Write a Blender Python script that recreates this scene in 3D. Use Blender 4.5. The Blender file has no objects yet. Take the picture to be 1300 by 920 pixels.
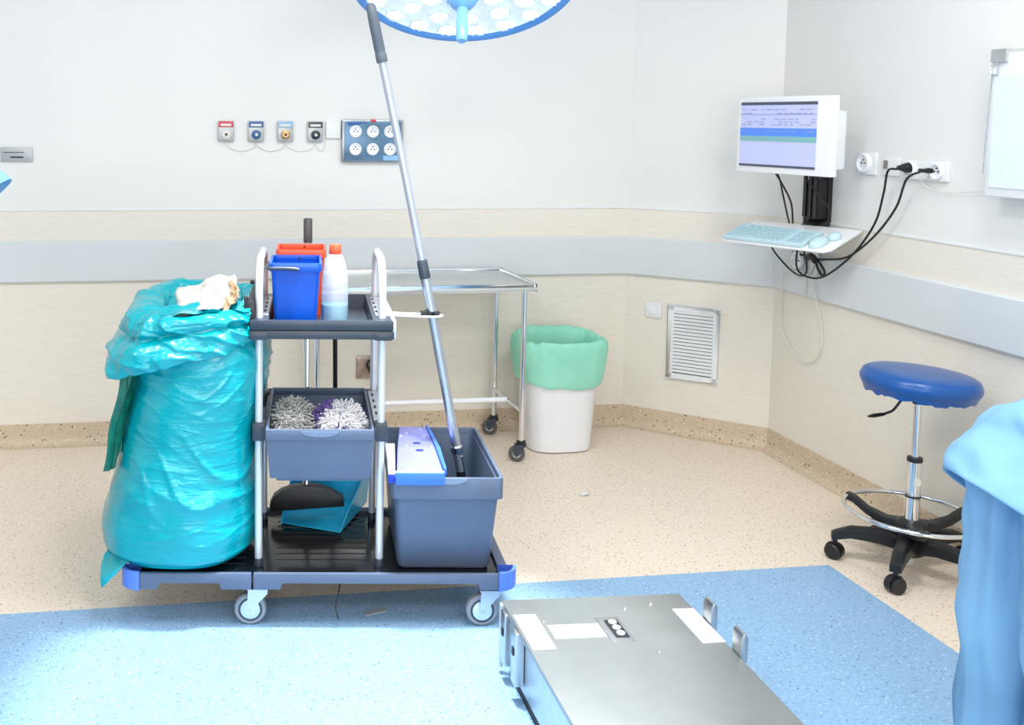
import bpy, bmesh, math, random
from math import sin, cos, pi, radians as R
from mathutils import Vector as V, Matrix, noise, Quaternion
random.seed(7)
S = bpy.context.scene
COL = S.collection

# ---------------------------------------------------------------- materials
def lin(c):
    return tuple(((x/255.)/12.92 if x/255. <= .04045 else ((x/255.+.055)/1.055)**2.4) for x in c)
def mat(name, rgb, rough=.5, metal=0., var=.04, scale=12., bump=0., bscale=60., emit=0., trans=0., coat=0., spec=.5, sheer=0.):
    """principled material whose colour is varied a little by noise"""
    m = bpy.data.materials.new(name); m.use_nodes = True
    nt = m.node_tree; n = nt.nodes; l = nt.links
    p = n['Principled BSDF']; c = lin(rgb)
    tc = n.new('ShaderNodeTexCoord'); nz = n.new('ShaderNodeTexNoise')
    nz.inputs['Scale'].default_value = scale; nz.inputs['Detail'].default_value = 4
    l.new(tc.outputs['Object'], nz.inputs['Vector'])
    cr = n.new('ShaderNodeValToRGB')
    cr.color_ramp.elements[0].color = tuple(max(0, x*(1-var*2)) for x in c)+(1,)
    cr.color_ramp.elements[1].color = tuple(min(1, x*(1+var*2)) for x in c)+(1,)
    cr.color_ramp.elements[0].position = .3; cr.color_ramp.elements[1].position = .7
    l.new(nz.outputs['Fac'], cr.inputs['Fac']); l.new(cr.outputs['Color'], p.inputs['Base Color'])
    p.inputs['Roughness'].default_value = rough; p.inputs['Metallic'].default_value = metal
    p.inputs['Specular IOR Level'].default_value = spec
    p.inputs['Coat Weight'].default_value = coat
    if trans: p.inputs['Transmission Weight'].default_value = trans
    if emit:
        p.inputs['Emission Strength'].default_value = emit
        p.inputs['Emission Color'].default_value = c+(1,)
    if bump:
        n2 = n.new('ShaderNodeTexNoise'); n2.inputs['Scale'].default_value = bscale; n2.inputs['Detail'].default_value = 5
        l.new(tc.outputs['Object'], n2.inputs['Vector'])
        b = n.new('ShaderNodeBump'); b.inputs['Strength'].default_value = bump; b.inputs['Distance'].default_value = .01
        l.new(n2.outputs['Fac'], b.inputs['Height']); l.new(b.outputs['Normal'], p.inputs['Normal'])
    if sheer:
        out = n['Material Output']
        tr = n.new('ShaderNodeBsdfTranslucent'); l.new(cr.outputs['Color'], tr.inputs['Color'])
        mx = n.new('ShaderNodeMixShader'); mx.inputs[0].default_value = sheer
        l.new(p.outputs[0], mx.inputs[1]); l.new(tr.outputs[0], mx.inputs[2]); l.new(mx.outputs[0], out.inputs['Surface'])
    return m
def see_through(m, fac):
    n = m.node_tree.nodes; l = m.node_tree.links; out = n['Material Output']
    src = out.inputs['Surface'].links[0].from_socket
    tr = n.new('ShaderNodeBsdfTransparent'); mx = n.new('ShaderNodeMixShader'); mx.inputs[0].default_value = fac
    l.new(src, mx.inputs[1]); l.new(tr.outputs[0], mx.inputs[2]); l.new(mx.outputs[0], out.inputs['Surface'])
    return m

def terrazzo(name, base, base2, specks, dens=.16):
    m = bpy.data.materials.new(name); m.use_nodes = True
    nt = m.node_tree; n = nt.nodes; l = nt.links; p = n['Principled BSDF']
    tc = n.new('ShaderNodeTexCoord')
    nz = n.new('ShaderNodeTexNoise'); nz.inputs['Scale'].default_value = 90; nz.inputs['Detail'].default_value = 3
    l.new(tc.outputs['Object'], nz.inputs['Vector'])
    cr = n.new('ShaderNodeValToRGB')
    cr.color_ramp.elements[0].color = lin(base)+(1,); cr.color_ramp.elements[1].color = lin(base2)+(1,)
    cr.color_ramp.elements[0].position = .35; cr.color_ramp.elements[1].position = .65
    l.new(nz.outputs['Fac'], cr.inputs['Fac'])
    last = cr.outputs['Color']
    for i, (col, sc, d, size) in enumerate(specks):
        v = n.new('ShaderNodeTexVoronoi'); v.inputs['Scale'].default_value = sc; v.inputs['Randomness'].default_value = 1
        mp = n.new('ShaderNodeMapping'); mp.inputs['Location'].default_value = (i*3.1, i*1.7, i*.9)
        l.new(tc.outputs['Object'], mp.inputs['Vector']); l.new(mp.outputs[0], v.inputs['Vector'])
        sp = n.new('ShaderNodeSeparateColor'); l.new(v.outputs['Color'], sp.inputs[0])
        a = n.new('ShaderNodeMath'); a.operation = 'LESS_THAN'; a.inputs[1].default_value = d; l.new(sp.outputs[0], a.inputs[0])
        b = n.new('ShaderNodeMath'); b.operation = 'LESS_THAN'; b.inputs[1].default_value = size; l.new(v.outputs['Distance'], b.inputs[0])
        c = n.new('ShaderNodeMath'); c.operation = 'MULTIPLY'; l.new(a.outputs[0], c.inputs[0]); l.new(b.outputs[0], c.inputs[1])
        k = n.new('ShaderNodeMath'); k.operation = 'MULTIPLY'; k.inputs[1].default_value = .8; l.new(c.outputs[0], k.inputs[0])
        mx = n.new('ShaderNodeMix'); mx.data_type = 'RGBA'
        l.new(k.outputs[0], mx.inputs[0]); l.new(last, mx.inputs[6]); mx.inputs[7].default_value = lin(col)+(1,)
        last = mx.outputs[2]
    l.new(last, p.inputs['Base Color']); p.inputs['Roughness'].default_value = .38; p.inputs['Specular IOR Level'].default_value = .35
    return m

def wallpaper(name, base, base2):
    m = bpy.data.materials.new(name); m.use_nodes = True
    nt = m.node_tree; n = nt.nodes; l = nt.links; p = n['Principled BSDF']
    tc = n.new('ShaderNodeTexCoord'); mp = n.new('ShaderNodeMapping'); mp.inputs['Scale'].default_value = (14, 14, 170)
    l.new(tc.outputs['Object'], mp.inputs['Vector'])
    nz = n.new('ShaderNodeTexNoise'); nz.inputs['Scale'].default_value = 1.; nz.inputs['Detail'].default_value = 6; nz.inputs['Roughness'].default_value = .7
    l.new(mp.outputs[0], nz.inputs['Vector'])
    cr = n.new('ShaderNodeValToRGB')
    cr.color_ramp.elements[0].color = lin(base)+(1,); cr.color_ramp.elements[1].color = lin(base2)+(1,)
    cr.color_ramp.elements[0].position = .3; cr.color_ramp.elements[1].position = .7
    l.new(nz.outputs['Fac'], cr.inputs['Fac']); l.new(cr.outputs[0], p.inputs['Base Color'])
    b = n.new('ShaderNodeBump'); b.inputs['Strength'].default_value = .15; b.inputs['Distance'].default_value = .003
    l.new(nz.outputs['Fac'], b.inputs['Height']); l.new(b.outputs[0], p.inputs['Normal'])
    p.inputs['Roughness'].default_value = .6
    return m

FLOOR_B = terrazzo('beige_vinyl', (227, 212, 195), (237, 224, 208), [((132, 106, 84), 105, .10, .30), ((80, 68, 62), 85, .045, .24), ((243, 234, 222), 90, .16, .32), ((186, 158, 132), 120, .16, .33)])
FLOOR_BL = terrazzo('blue_vinyl', (134, 172, 208), (148, 186, 220), [((76, 108, 144), 105, .12, .30), ((45, 60, 82), 85, .045, .25), ((196, 218, 236), 95, .14, .30), ((112, 150, 192), 120, .2, .34)])
COVE = terrazzo('beige_cove', (200, 181, 157), (212, 194, 170), [((110, 86, 66), 75, .13, .33), ((60, 50, 45), 60, .06, .26), ((232, 218, 200), 70, .15, .3)])
PAPER = wallpaper('linen_wallpaper', (227, 221, 209), (237, 233, 224))
PAINT = mat('white_wall_paint', (232, 233, 232), .55, var=.006, scale=2)
BUMPER = mat('grey_bumper', (214, 220, 224), .45, var=.01, scale=3)
CEILM = mat('ceiling_white', (235, 235, 235), .7, var=.01)
WHITE = mat('white_plastic', (232, 236, 238), .35, var=.01)
WHITE_G = mat('gloss_white', (240, 242, 246), .18, var=.01, coat=.3)
OFFW = mat('off_white', (222, 222, 216), .4, var=.02)
CHROME = mat('chrome', (225, 228, 232), .12, 1, var=.01)
STEEL = mat('brushed_steel', (205, 208, 210), .32, 1, var=.03, scale=30)
STEELD = mat('satin_steel_plate', (204, 208, 206), .42, .55, var=.03, scale=8)
ZINC = mat('zinc', (205, 212, 222), .3, .8, var=.03)
BLACK = mat('black_plastic', (22, 24, 28), .4, var=.05)
BLACKG = mat('black_gloss_deck', (18, 22, 27), .16, var=.1, scale=8, bump=.05, bscale=30)
BLACKM = mat('black_rubber', (26, 28, 32), .65, var=.05)
CORD = mat('black_cord', (20, 24, 28), .45)
CORDW = mat('white_cord', (222, 222, 214), .5)
GREYT = mat('grey_tyre', (135, 142, 150), .5)
DKGREY = mat('dark_grey_plastic', (52, 62, 74), .35, var=.05)
TRAYG = mat('tray_slate', (46, 58, 72), .3, var=.05)
SLATE = mat('slate_blue_plastic', (90, 105, 130), .38, var=.03, scale=6, bump=.04, bscale=200)
NAVYIN = mat('dark_slate_inside', (34, 46, 58), .3, var=.05)
BLUECAP = mat('cornflower_bumper', (92, 132, 225), .35, var=.02)
BLUEB = mat('blue_bucket', (0, 80, 196), .3, var=.02)
REDB = mat('orange_red_bucket', (238, 88, 52), .32, var=.02)
PRESS = mat('periwinkle_press', (132, 136, 204), .35, var=.04, scale=10)
PRESSB = mat('blue_press_edge', (62, 120, 225), .35, var=.02)
ALU = mat('aluminium_tube', (200, 208, 218), .25, .9, var=.02)
ALUG = mat('grey_aluminium', (178, 186, 198), .32, .55, var=.02)
HOOPM = mat('pale_satin_tube', (222, 227, 234), .3, .35, var=.01)
CASTG = mat('taupe_rubber', (88, 86, 84), .6, var=.05)
PADM = mat('pad_white', (204, 209, 212), .5, var=.01)
GRIP = mat('slate_grip', (84, 94, 106), .5, var=.04)
SEATB = mat('blue_vinyl_seat', (18, 84, 158), .28, var=.03, bump=.03, bscale=25)
SCRUB = mat('light_blue_scrubs', (126, 176, 214), .85, var=.03, scale=5, bump=.45, bscale=6)
SCRUBD = mat('scrub_trousers', (128, 178, 218), .85, var=.03, scale=5, bump=.4, bscale=6)
SKIN = mat('skin', (214, 168, 142), .5, var=.03)
CAPM = mat('cap_cloth', (120, 175, 215), .85, var=.03)
SHOE = mat('white_clog', (225, 225, 225), .5)
def film(name, rgb):
    m = mat(name, rgb, .24, var=.07, scale=3.2, sheer=.12, coat=.35)
    n = m.node_tree.nodes; l = m.node_tree.links; p = n['Principled BSDF']; tc = [q for q in n if q.type == 'TEX_COORD'][0]; prev = None
    for rot, sc, dist, w_ in (((0,.6,0), (4,4,17), .011, .5), ((0,-.35,.5), (8,8,26), .006, .45), ((0,.1,0), (16,16,16), .004, .5)):
        mp = n.new('ShaderNodeMapping'); mp.inputs['Rotation'].default_value = rot; mp.inputs['Scale'].default_value = sc
        nz = n.new('ShaderNodeTexNoise'); nz.inputs['Scale'].default_value = 1; nz.inputs['Detail'].default_value = 3; nz.inputs['Distortion'].default_value = .6
        a = n.new('ShaderNodeMath'); a.operation = 'SUBTRACT'; a.inputs[1].default_value = .5
        b = n.new('ShaderNodeMath'); b.operation = 'ABSOLUTE'
        c = n.new('ShaderNodeMath'); c.operation = 'POWER'; c.inputs[1].default_value = .6
        bp = n.new('ShaderNodeBump'); bp.inputs['Strength'].default_value = w_; bp.inputs['Distance'].default_value = dist; bp.invert = True
        l.new(tc.outputs['Object'], mp.inputs['Vector']); l.new(mp.outputs[0], nz.inputs['Vector']); l.new(nz.outputs['Fac'], a.inputs[0]); l.new(a.outputs[0], b.inputs[0]); l.new(b.outputs[0], c.inputs[0]); l.new(c.outputs[0], bp.inputs['Height'])
        if prev: l.new(prev.outputs[0], bp.inputs['Normal'])
        prev = bp
    l.new(prev.outputs[0], p.inputs['Normal']); return m
BAGM = film('teal_plastic_film', (0, 172, 186))
BAGD = mat('dark_green_film', (18, 112, 92), .35, var=.22, scale=22, bump=.3, bscale=30, sheer=.1)
LINER = mat('mint_film', (178, 250, 226), .35, var=.05, scale=6, bump=.2, bscale=22, sheer=.4)
MOPG = mat('grey_mop_yarn', (192, 193, 190), .95, var=.14, scale=40, bump=.5, bscale=120)
MOPW = mat('white_mop_yarn', (238, 238, 242), .95, var=.04, scale=40, bump=.3, bscale=120)
MOPP = mat('purple_mop_yarn', (120, 98, 170), .95, var=.15, scale=40, bump=.5, bscale=120)
PAPERM = mat('crumpled_paper', (206, 202, 196), .8, var=.04, scale=18, bump=.3, bscale=25)
CARDM = mat('tan_wrap', (196, 160, 130), .8, var=.08, scale=18)
PANB = mat('dustpan_blue', (40, 190, 235), .32, var=.04)
SCREEN_L = mat('screen_lavender', (190, 196, 236), .3, emit=.16, var=.01)
SCREEN_B = mat('screen_blue_row', (82, 136, 232), .3, emit=.2, var=.01)
SCREEN_G = mat('screen_green_row', (122, 178, 178), .3, emit=.2, var=.01)
SCREEN_D = mat('screen_dark_bar', (70, 76, 96), .3, emit=.2, var=.01)
SCREEN_T = mat('screen_text', (150, 154, 196), .3, emit=.15, var=.01)
KEYB = mat('pale_aqua_keyboard', (196, 224, 232), .45, var=.01)
KEYT = mat('aqua_keycap', (178, 210, 222), .4, var=.01)
LAMPB = mat('lamp_blue_rim', (86, 150, 222), .25, var=.02, coat=.3)
LAMPH = mat('lamp_handle_blue', (120, 182, 236), .2, var=.02, coat=.3)
LAMPD = mat('lamp_cover', (222, 236, 246), .15, var=.03, emit=.3)
LED = mat('led_glow', (236, 246, 255), .1, emit=2., var=.01)
LENS = mat('reflector_glass', (220, 232, 242), .08, .4, var=.12, scale=60, emit=.3)
PANELB = mat('steel_blue_reflection', (92, 126, 156), .3, .35, var=.16, scale=9)  # bluish reflections on the steel are put into the base colour
PANELS = mat('steel_panel_rim', (150, 158, 164), .3, .7, var=.05)
RED = mat('red_mark', (214, 60, 84), .4)
BLUEL = mat('label_blue', (40, 92, 158), .4)
LBL = mat('label_light_blue', (140, 188, 228), .4)
GREYL = mat('grey_metal_plate', (178, 182, 182), .35, .4, var=.03)
BRASS = mat('brass', (176, 146, 100), .3, .7)
NAVY = mat('navy_port', (18, 36, 62), .3)
PETROL = mat('blue_port', (18, 92, 142), .3)
DARK = mat('dark_slot', (28, 32, 38), .6)
WHITEP = mat('bin_white', (232, 234, 238), .38, var=.01)
LIQ = mat('blue_liquid', (50, 172, 200), .2, var=.02)
BOTT = see_through(mat('frosted_bottle', (236, 238, 248), .3, var=.01, sheer=.3), .5)
GLASSY = see_through(mat('clear_cover', (220, 225, 228), .1, var=.01), .6)
LIGHTBOX = mat('lightbox_face', (222, 234, 242), .3, var=.01)
HAIR = mat('brown_hair', (70, 48, 34), .6, var=.1)

# ---------------------------------------------------------------- mesh builder
class MB:
    def __init__(s): s.v = []; s.f = []; s.m = []; s.mi = 0
    def add(s, vs, fs):
        b = len(s.v); s.v += [tuple(x) for x in vs]
        for f in fs: s.f.append([b+i for i in f]); s.m.append(s.mi)
        return s
    def box(s, a, b, rot=None, piv=None):
        x0, y0, z0 = a; x1, y1, z1 = b
        vs = [V(p) for p in [(x0,y0,z0),(x1,y0,z0),(x1,y1,z0),(x0,y1,z0),(x0,y0,z1),(x1,y0,z1),(x1,y1,z1),(x0,y1,z1)]]
        if rot:
            pv = V(piv) if piv else (V(a)+V(b))/2
            vs = [rot @ (q-pv)+pv for q in vs]
        return s.add(vs, [(0,3,2,1),(4,5,6,7),(0,1,5,4),(1,2,6,5),(2,3,7,6),(3,0,4,7)])
    def frustum(s, a, b, z0, z1, closed_top=True):
        """rectangles a=(x0,y0,x1,y1) at z0 and b at z1"""
        vs = [(a[0],a[1],z0),(a[2],a[1],z0),(a[2],a[3],z0),(a[0],a[3],z0),(b[0],b[1],z1),(b[2],b[1],z1),(b[2],b[3],z1),(b[0],b[3],z1)]
        fs = [(0,3,2,1),(0,1,5,4),(1,2,6,5),(2,3,7,6),(3,0,4,7)]
        if closed_top: fs.append((4,5,6,7))
        return s.add(vs, fs)
    def loft(s, rings, cap0=True, cap1=True, closed=True):
        n = len(rings[0]); vs = [p for r in rings for p in r]; fs = []
        for i in range(len(rings)-1):
            for j in range(n if closed else n-1):
                k = (j+1) % n
                fs.append((i*n+j, i*n+k, (i+1)*n+k, (i+1)*n+j))
        if cap0: fs.append(tuple(reversed(range(n))))
        if cap1: fs.append(tuple((len(rings)-1)*n+j for j in range(n)))
        return s.add(vs, fs)
    def cyl(s, p, q, r, r2=None, n=20, cap=True):
        return s.tube([p, q], r, n, rr=[r, r if r2 is None else r2], cap=cap)
    def tube(s, pts, r, n=10, rr=None, cap=True, close=False):
        pts = [V(p) for p in pts]; m = len(pts); rings = []
        t0 = None; up = None
        for i in range(m):
            a = pts[(i-1) % m] if (i or close) else pts[0]; b = pts[(i+1) % m] if (i < m-1 or close) else pts[-1]
            t = (b-a).normalized()
            if up is None:
                up = t.cross(V((0,0,1)))
                if up.length < .2: up = t.cross(V((0,1,0)))
                up.normalize()
            else:
                up = (t0.rotation_difference(t) @ up); up = (up - t*up.dot(t)).normalized()
            t0 = t; w = t.cross(up); rad = rr[i] if rr else r
            rings.append([pts[i]+up*(cos(2*pi*k/n)*rad)+w*(sin(2*pi*k/n)*rad) for k in range(n)])
        if close: rings.append(rings[0]); cap = False
        return s.loft(rings, cap, cap)
    def lathe(s, prof, c=(0,0,0), ax=(0,0,1), n=32, cap=True):
        ax = V(ax).normalized(); c = V(c)
        u = ax.cross(V((1,0,0))) if abs(ax.x) < .9 else ax.cross(V((0,1,0)))
        u.normalize(); w = ax.cross(u)
        rings = [[c+ax*h+u*(cos(2*pi*k/n)*r)+w*(sin(2*pi*k/n)*r) for k in range(n)] for r, h in prof]
        return s.loft(rings, cap, cap)
    def prism(s, poly, y0, y1):
        """polygon in (x,z), extruded along y"""
        n = len(poly); vs = [(x, y0, z) for x, z in poly]+[(x, y1, z) for x, z in poly]
        fs = [tuple(range(n)), tuple(reversed(range(n, 2*n)))]
        fs += [(i, n+i, n+(i+1) % n, (i+1) % n) for i in range(n)]
        return s.add(vs, fs)
    def xf(s, M):
        s.v = [tuple(M @ V(p)) for p in s.v]; return s

def smooth_curve(pts, k=8):
    pts = [V(p) for p in pts]; o = []
    P = [pts[0]*2-pts[1]]+pts+[pts[-1]*2-pts[-2]]
    for i in range(1, len(P)-2):
        a, b, c, d = P[i-1:i+3]
        for j in range(k):
            t = j/k
            o.append(.5*((2*b)+(c-a)*t+(2*a-5*b+4*c-d)*t*t+(3*b-a-3*c+d)*t**3))
    o.append(pts[-1]); return o

ORG = {}
def setp(o, label=None, cat=None, group=None, kind=None):
    if label: o['label'] = label
    if cat: o['category'] = cat
    if group: o['group'] = group
    if kind: o['kind'] = kind
    return o
def build(name, mb, m, parent=None, bevel=0, smooth=35, org=(0,0,0), sub=0):
    me = bpy.data.meshes.new(name)
    og = V(ORG.get(parent.name, (0,0,0))) if parent else V(org)
    me.from_pydata([tuple(V(p)-og) for p in mb.v], [], mb.f)
    ms = m if isinstance(m, (list, tuple)) else [m]
    for q in ms: me.materials.append(q)
    for i, pl in enumerate(me.polygons): pl.material_index = mb.m[i]
    bm = bmesh.new(); bm.from_mesh(me)
    bmesh.ops.recalc_face_normals(bm, faces=bm.faces)
    if bevel:
        bmesh.ops.remove_doubles(bm, verts=bm.verts, dist=1e-5)
        es = [e for e in bm.edges if len(e.link_faces) == 2 and e.calc_face_angle(0) > R(30)]
        bmesh.ops.bevel(bm, geom=es, offset=bevel, segments=2, affect='EDGES', profile=.6, clamp_overlap=True)
    for f in bm.faces: f.smooth = smooth > 0
    if smooth:
        for e in bm.edges:
            if len(e.link_faces) == 2 and e.calc_face_angle(0) > R(smooth): e.smooth = False
    bm.to_mesh(me); bm.free()
    o = bpy.data.objects.new(name, me); COL.objects.link(o)
    if parent: o.parent = parent
    if sub:
        md = o.modifiers.new('sub', 'SUBSURF'); md.levels = sub; md.render_levels = sub
    ORG[o.name] = tuple(og)
    return o
CO = V((.222, 2.916, 0)); CA = -.1329
FRAMES = {'room': (V((0,0,0)), 0.), 'cart': (CO, CA)}
def thing(name, label, cat, org=(0,0,0), frame='room', group=None, rz=None):
    """an Empty at the thing's base; parts are given in frame coordinates"""
    o = bpy.data.objects.new(name, None); COL.objects.link(o); o.empty_display_size = .05
    fo, fa = FRAMES[frame] if isinstance(frame, str) else frame
    o.location = fo + Matrix.Rotation(fa, 3, 'Z') @ V(org); o.rotation_euler = (0, 0, fa)
    ORG[o.name] = tuple(org)
    return setp(o, label, cat, group)
def single(name, mb, m, label, cat, org=(0,0,0), frame='room', group=None, **k):
    """a thing that is one mesh"""
    o = build(name, mb, m, None, org=org, **k)
    fo, fa = FRAMES[frame] if isinstance(frame, str) else frame
    o.location = fo + Matrix.Rotation(fa, 3, 'Z') @ V(org); o.rotation_euler = (0, 0, fa)
    return setp(o, label, cat, group)
def copy_tree(o, parent=None):
    c = o.copy(); COL.objects.link(c)
    if parent: c.parent = parent
    for ch in list(o.children): copy_tree(ch, c)
    return c

# ---------------------------------------------------------------- the room
XL, YF, H = -3.2, -2.2, 3.0
A = V((2.2085, 4.6946, 0)); B = V((2.7091, 4.2375, 0)); XR = 2.7091; YB = 4.6946
ZW = 1.084
def struct(name, mb, m, **k):
    return setp(build(name, mb, m, **k), kind='structure')
fl = MB()
fl.add([(XL,YF,0),(2.2084,YF,0),(2.2084,3.0681,0),(XL,3.0681,0)], [(0,1,2,3)]); fl.mi = 1
fl.add([(XL,3.0681,0),(2.2084,3.0681,0),(2.2084,YF,0),(XR,YF,0),(XR,B.y,0),(A.x,YB,0),(XL,YB,0)], [(1,2,3,4),(0,1,5,6),(1,4,5)])
struct('floor', fl, [FLOOR_BL, FLOOR_B], smooth=0)
ce = MB().box((XL,YF,H),(XR,YB,H+.1)); struct('ceiling', ce, CEILM, smooth=0)
def wall(name, p, q, thick=.12):
    p, q = V(p), V(q); d = (q-p).normalized(); n = V((d.y, -d.x, 0))*-1   # outward
    w = MB()
    for i, (z0, z1) in enumerate(((0, ZW), (ZW, H))):
        w.mi = i
        vs = [p+V((0,0,z0)), q+V((0,0,z0)), q+n*thick+V((0,0,z0)), p+n*thick+V((0,0,z0))]
        vs += [x+V((0,0,z1-z0)) for x in vs]
        w.add(vs, [(0,3,2,1),(4,5,6,7),(0,1,5,4),(1,2,6,5),(2,3,7,6),(3,0,4,7)])
    struct(name, w, [PAPER, PAINT], smooth=0)
wall('wall_back', (XL,YB,0), (A.x,YB,0)); wall('wall_diagonal', A, B); wall('wall_right', B, (XR,YF,0))
wall('wall_left', (XL,YF,0), (XL,YB,0)); wall('wall_front', (XR,YF,0), (XL,YF,0))
# sweep of a (depth, z) profile along the three seen walls, one piece a wall, mitred at the corners
path = [V((XL,YB,0)), A.copy(), B.copy(), V((XR,YF,0))]
def offs(d):
    o = []
    for i, p in enumerate(path):
        ds = []
        if i: ds.append((path[i]-path[i-1]).normalized())
        if i < 3: ds.append((path[i+1]-path[i]).normalized())
        ns = [V((t.y, -t.x, 0)) for t in ds]
        if len(ns) == 1: o.append(p+ns[0]*d)
        else:
            b = (ns[0]+ns[1]).normalized(); o.append(p+b*(d/b.dot(ns[0])))
    return o
def sweep(names, prof, m, smooth=40):
    L = [offs(d) for d, z in prof]
    for s_, nm in enumerate(names):
        mb = MB(); rings = [[L[k][s_+e]+V((0,0,prof[k][1])) for k in range(len(prof))] for e in (0, 1)]
        mb.loft(rings, True, True); struct(nm, mb, m, smooth=smooth)
cove = [(0.0, .0), (0., .1), (.006, .1)]+[(.006+.04*(1-cos(a)), .045-.043*sin(a)) for a in [R(x) for x in range(0, 91, 15)]]+[(.05, .0005)]
sweep(['baseboard_back', 'baseboard_diagonal', 'baseboard_right'], cove, COVE)
sweep(['trim_1', 'trim_2', 'trim_3'], [(0,.755),(.014,.755),(.02,.762),(.02,.936),(.014,.943),(0,.943)], BUMPER)
sweep(['trim_4', 'trim_5', 'trim_6'], [(0,ZW-.004),(.004,ZW-.004),(.004,ZW+.004),(0,ZW+.004)], WHITE)

# ---------------------------------------------------------------- things on the back wall (local: x right, y away, z up)
def onback(x0, z0, x1, z1): return (x0, YB, z0), (x1, YB, z1)
gas = [(.239, 'white', OFFW, RED, 'with red label and white port, leftmost of four'),
       (.377, 'blue', PETROL, BLUEL, 'with round blue port and blue label'),
       (.512, 'brass', BRASS, LBL, 'with round brass port, third of four'),
       (.652, 'navy', NAVY, DKGREY, 'with dark navy port, nearest the socket panel')]
for gx, nm, pm, lm, txt in gas:
    t = thing('gas_outlet', 'small steel gas outlet on back wall '+txt, 'gas outlet', (gx, YB, 1.395), group='medical gas outlets')
    b = MB().box((gx-.037, YB-.022, 1.397), (gx+.037, YB, 1.492)); build('body', b, GREYL, t, bevel=.006)
    b = MB().box((gx-.033, YB-.026, 1.462), (gx+.033, YB-.021, 1.489)); build('label_plate', b, lm, t, bevel=.003)
    b = MB().box((gx-.025, YB-.028, 1.467), (gx+.024, YB-.024, 1.478)); build('label_strip', b, OFFW, t)
    b = MB().lathe([(.021,0),(.021,.016),(.013,.018),(.013,.022)], (gx, YB-.02, 1.429), (0,-1,0), 24); p_ = build('port', b, pm, t)
    b = MB().lathe([(.006,0),(.006,.003)], (gx, YB-.042, 1.429), (0,-1,0), 12); build('port_hole', b, OFFW if nm in ('navy', 'blue') else DARK, t)
w = MB(); xs = [.239, .377, .512, .652, .708]
for a, b_ in zip(xs, xs[1:]):
    w.tube(smooth_curve([(a, YB-.006, 1.397), (a+.012, YB-.006, 1.372), ((a+b_)/2, YB-.006, 1.352), (b_-.012, YB-.006, 1.368), (b_, YB-.006, 1.397 if b_ < .7 else 1.43)]), .0016, 6)
single('cable', w, CORDW, 'thin white cable looping below the four gas outlets', 'cable', (.45, YB-.006, 1.352))
b = MB().box((.702, YB-.018, 1.413), (.772, YB, 1.494))
single('cover_plate', b, WHITE, 'blank white square cover plate between gas outlets and socket panel', 'cover plate', (.737, YB, 1.413), bevel=.005)
t = thing('socket_panel', 'blue-grey steel panel with six round white sockets on back wall', 'socket panel', (.92, YB, 1.302))
b = MB().box((.775, YB-.03, 1.302), (1.068, YB, 1.502)); build('frame', b, PANELS, t, bevel=.01)
b = MB().box((.787, YB-.034, 1.312), (1.056, YB-.028, 1.492)); build('face', b, PANELB, t, bevel=.003)
for i in range(3):
    for j in range(2):
        c = (.838+i*.0815, YB-.034, 1.446-j*.082)
        k = MB().lathe([(.029,0),(.029,.008),(.026,.012),(.022,.012),(.02,.005)], c, (0,-1,0), 28); so = build('socket', k, WHITE_G, t)
        k = MB()
        for dx, dz in ((-.008, 0), (.009, 0), (0, .011)): k.lathe([(.003,0),(.003,.0035)], (c[0]+dx, c[1]-.005, c[2]+dz), (0,-1,0), 8)
        build('socket_hole', k, DARK, so)
k = MB().box((.91, YB-.037, 1.49), (.935, YB-.03, 1.503)); build('indicator_lamp', k, RED, t, bevel=.002)
k = MB().box((.97, YB-.037, 1.312), (1.045, YB-.033, 1.335)); build('sticker', k, LBL, t)
k = MB().prism([(.80,1.49),(.80,1.474),(.83,1.472),(.90,1.49)], YB-.036, YB-.033); build('blue_strip', k, BLUEL, t)
t = thing('wall_plate', 'narrow grey metal plate with two slots at the left end of back wall', 'wall plate', (-.69, YB, 1.302))
b = MB().box((-.762, YB-.012, 1.302), (-.623, YB, 1.367)); build('plate', b, GREYL, t, bevel=.003)
b = MB().box((-.75, YB-.014, 1.342), (-.66, YB-.011, 1.345)).box((-.72, YB-.015, 1.319), (-.662, YB-.011, 1.325)); build('slot', b, DARK, t)
t = thing('wall_socket', 'brown metallic socket plate low on wall behind the cleaning cart', 'socket', (.898, YB, .268))
b = MB().box((.859, YB-.012, .27), (.937, YB, .378)); build('plate', b, mat('bronze_plate', (170, 150, 138), .3, .5, var=.15, scale=30), t, bevel=.004)
k = MB().tube(smooth_curve([(.92, YB-.02, .36), (.905, YB-.05, .34), (.935, YB-.05, .30), (.945, YB-.05, .27), (.95, YB-.06, .16), (.95, YB-.06, .11)]), .006, 8); build('cord', k, CORD, t)
k = MB().lathe([(.018,0),(.02,.02),(.01,.04)], (.93, YB-.012, .32), (0,-1,0), 16); build('plug', k, DKGREY, t)

# ---------------------------------------------------------------- diagonal wall: local x along the wall, y into the wall
DA = math.atan2((B-A).y, (B-A).x)
DG = (A.copy(), DA)
t = thing('vent_grille', 'white louvred vent grille set low in the diagonal wall', 'vent', (.33, 0, .278), DG)
b = MB()
for q in (((.212,-.016,.272),(.448,0,.298)), ((.212,-.016,.60),(.448,0,.626)), ((.212,-.016,.272),(.24,0,.626)), ((.42,-.016,.272),(.448,0,.626))): b.box(*q)
build('frame', b, WHITE, t, bevel=.003)
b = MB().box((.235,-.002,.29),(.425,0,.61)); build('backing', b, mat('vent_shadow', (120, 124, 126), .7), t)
for i in range(18):
    z = .303+i*.0168
    b = MB().box((.238,-.0135,z),(.422,-.0105,z+.014), Matrix.Rotation(R(-32), 3, 'X'))
    build('slat', b, WHITE, t)
t = thing('light_switch', 'small white switch on the diagonal wall left of the vent', 'switch', (.14, 0, .553), DG)
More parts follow.
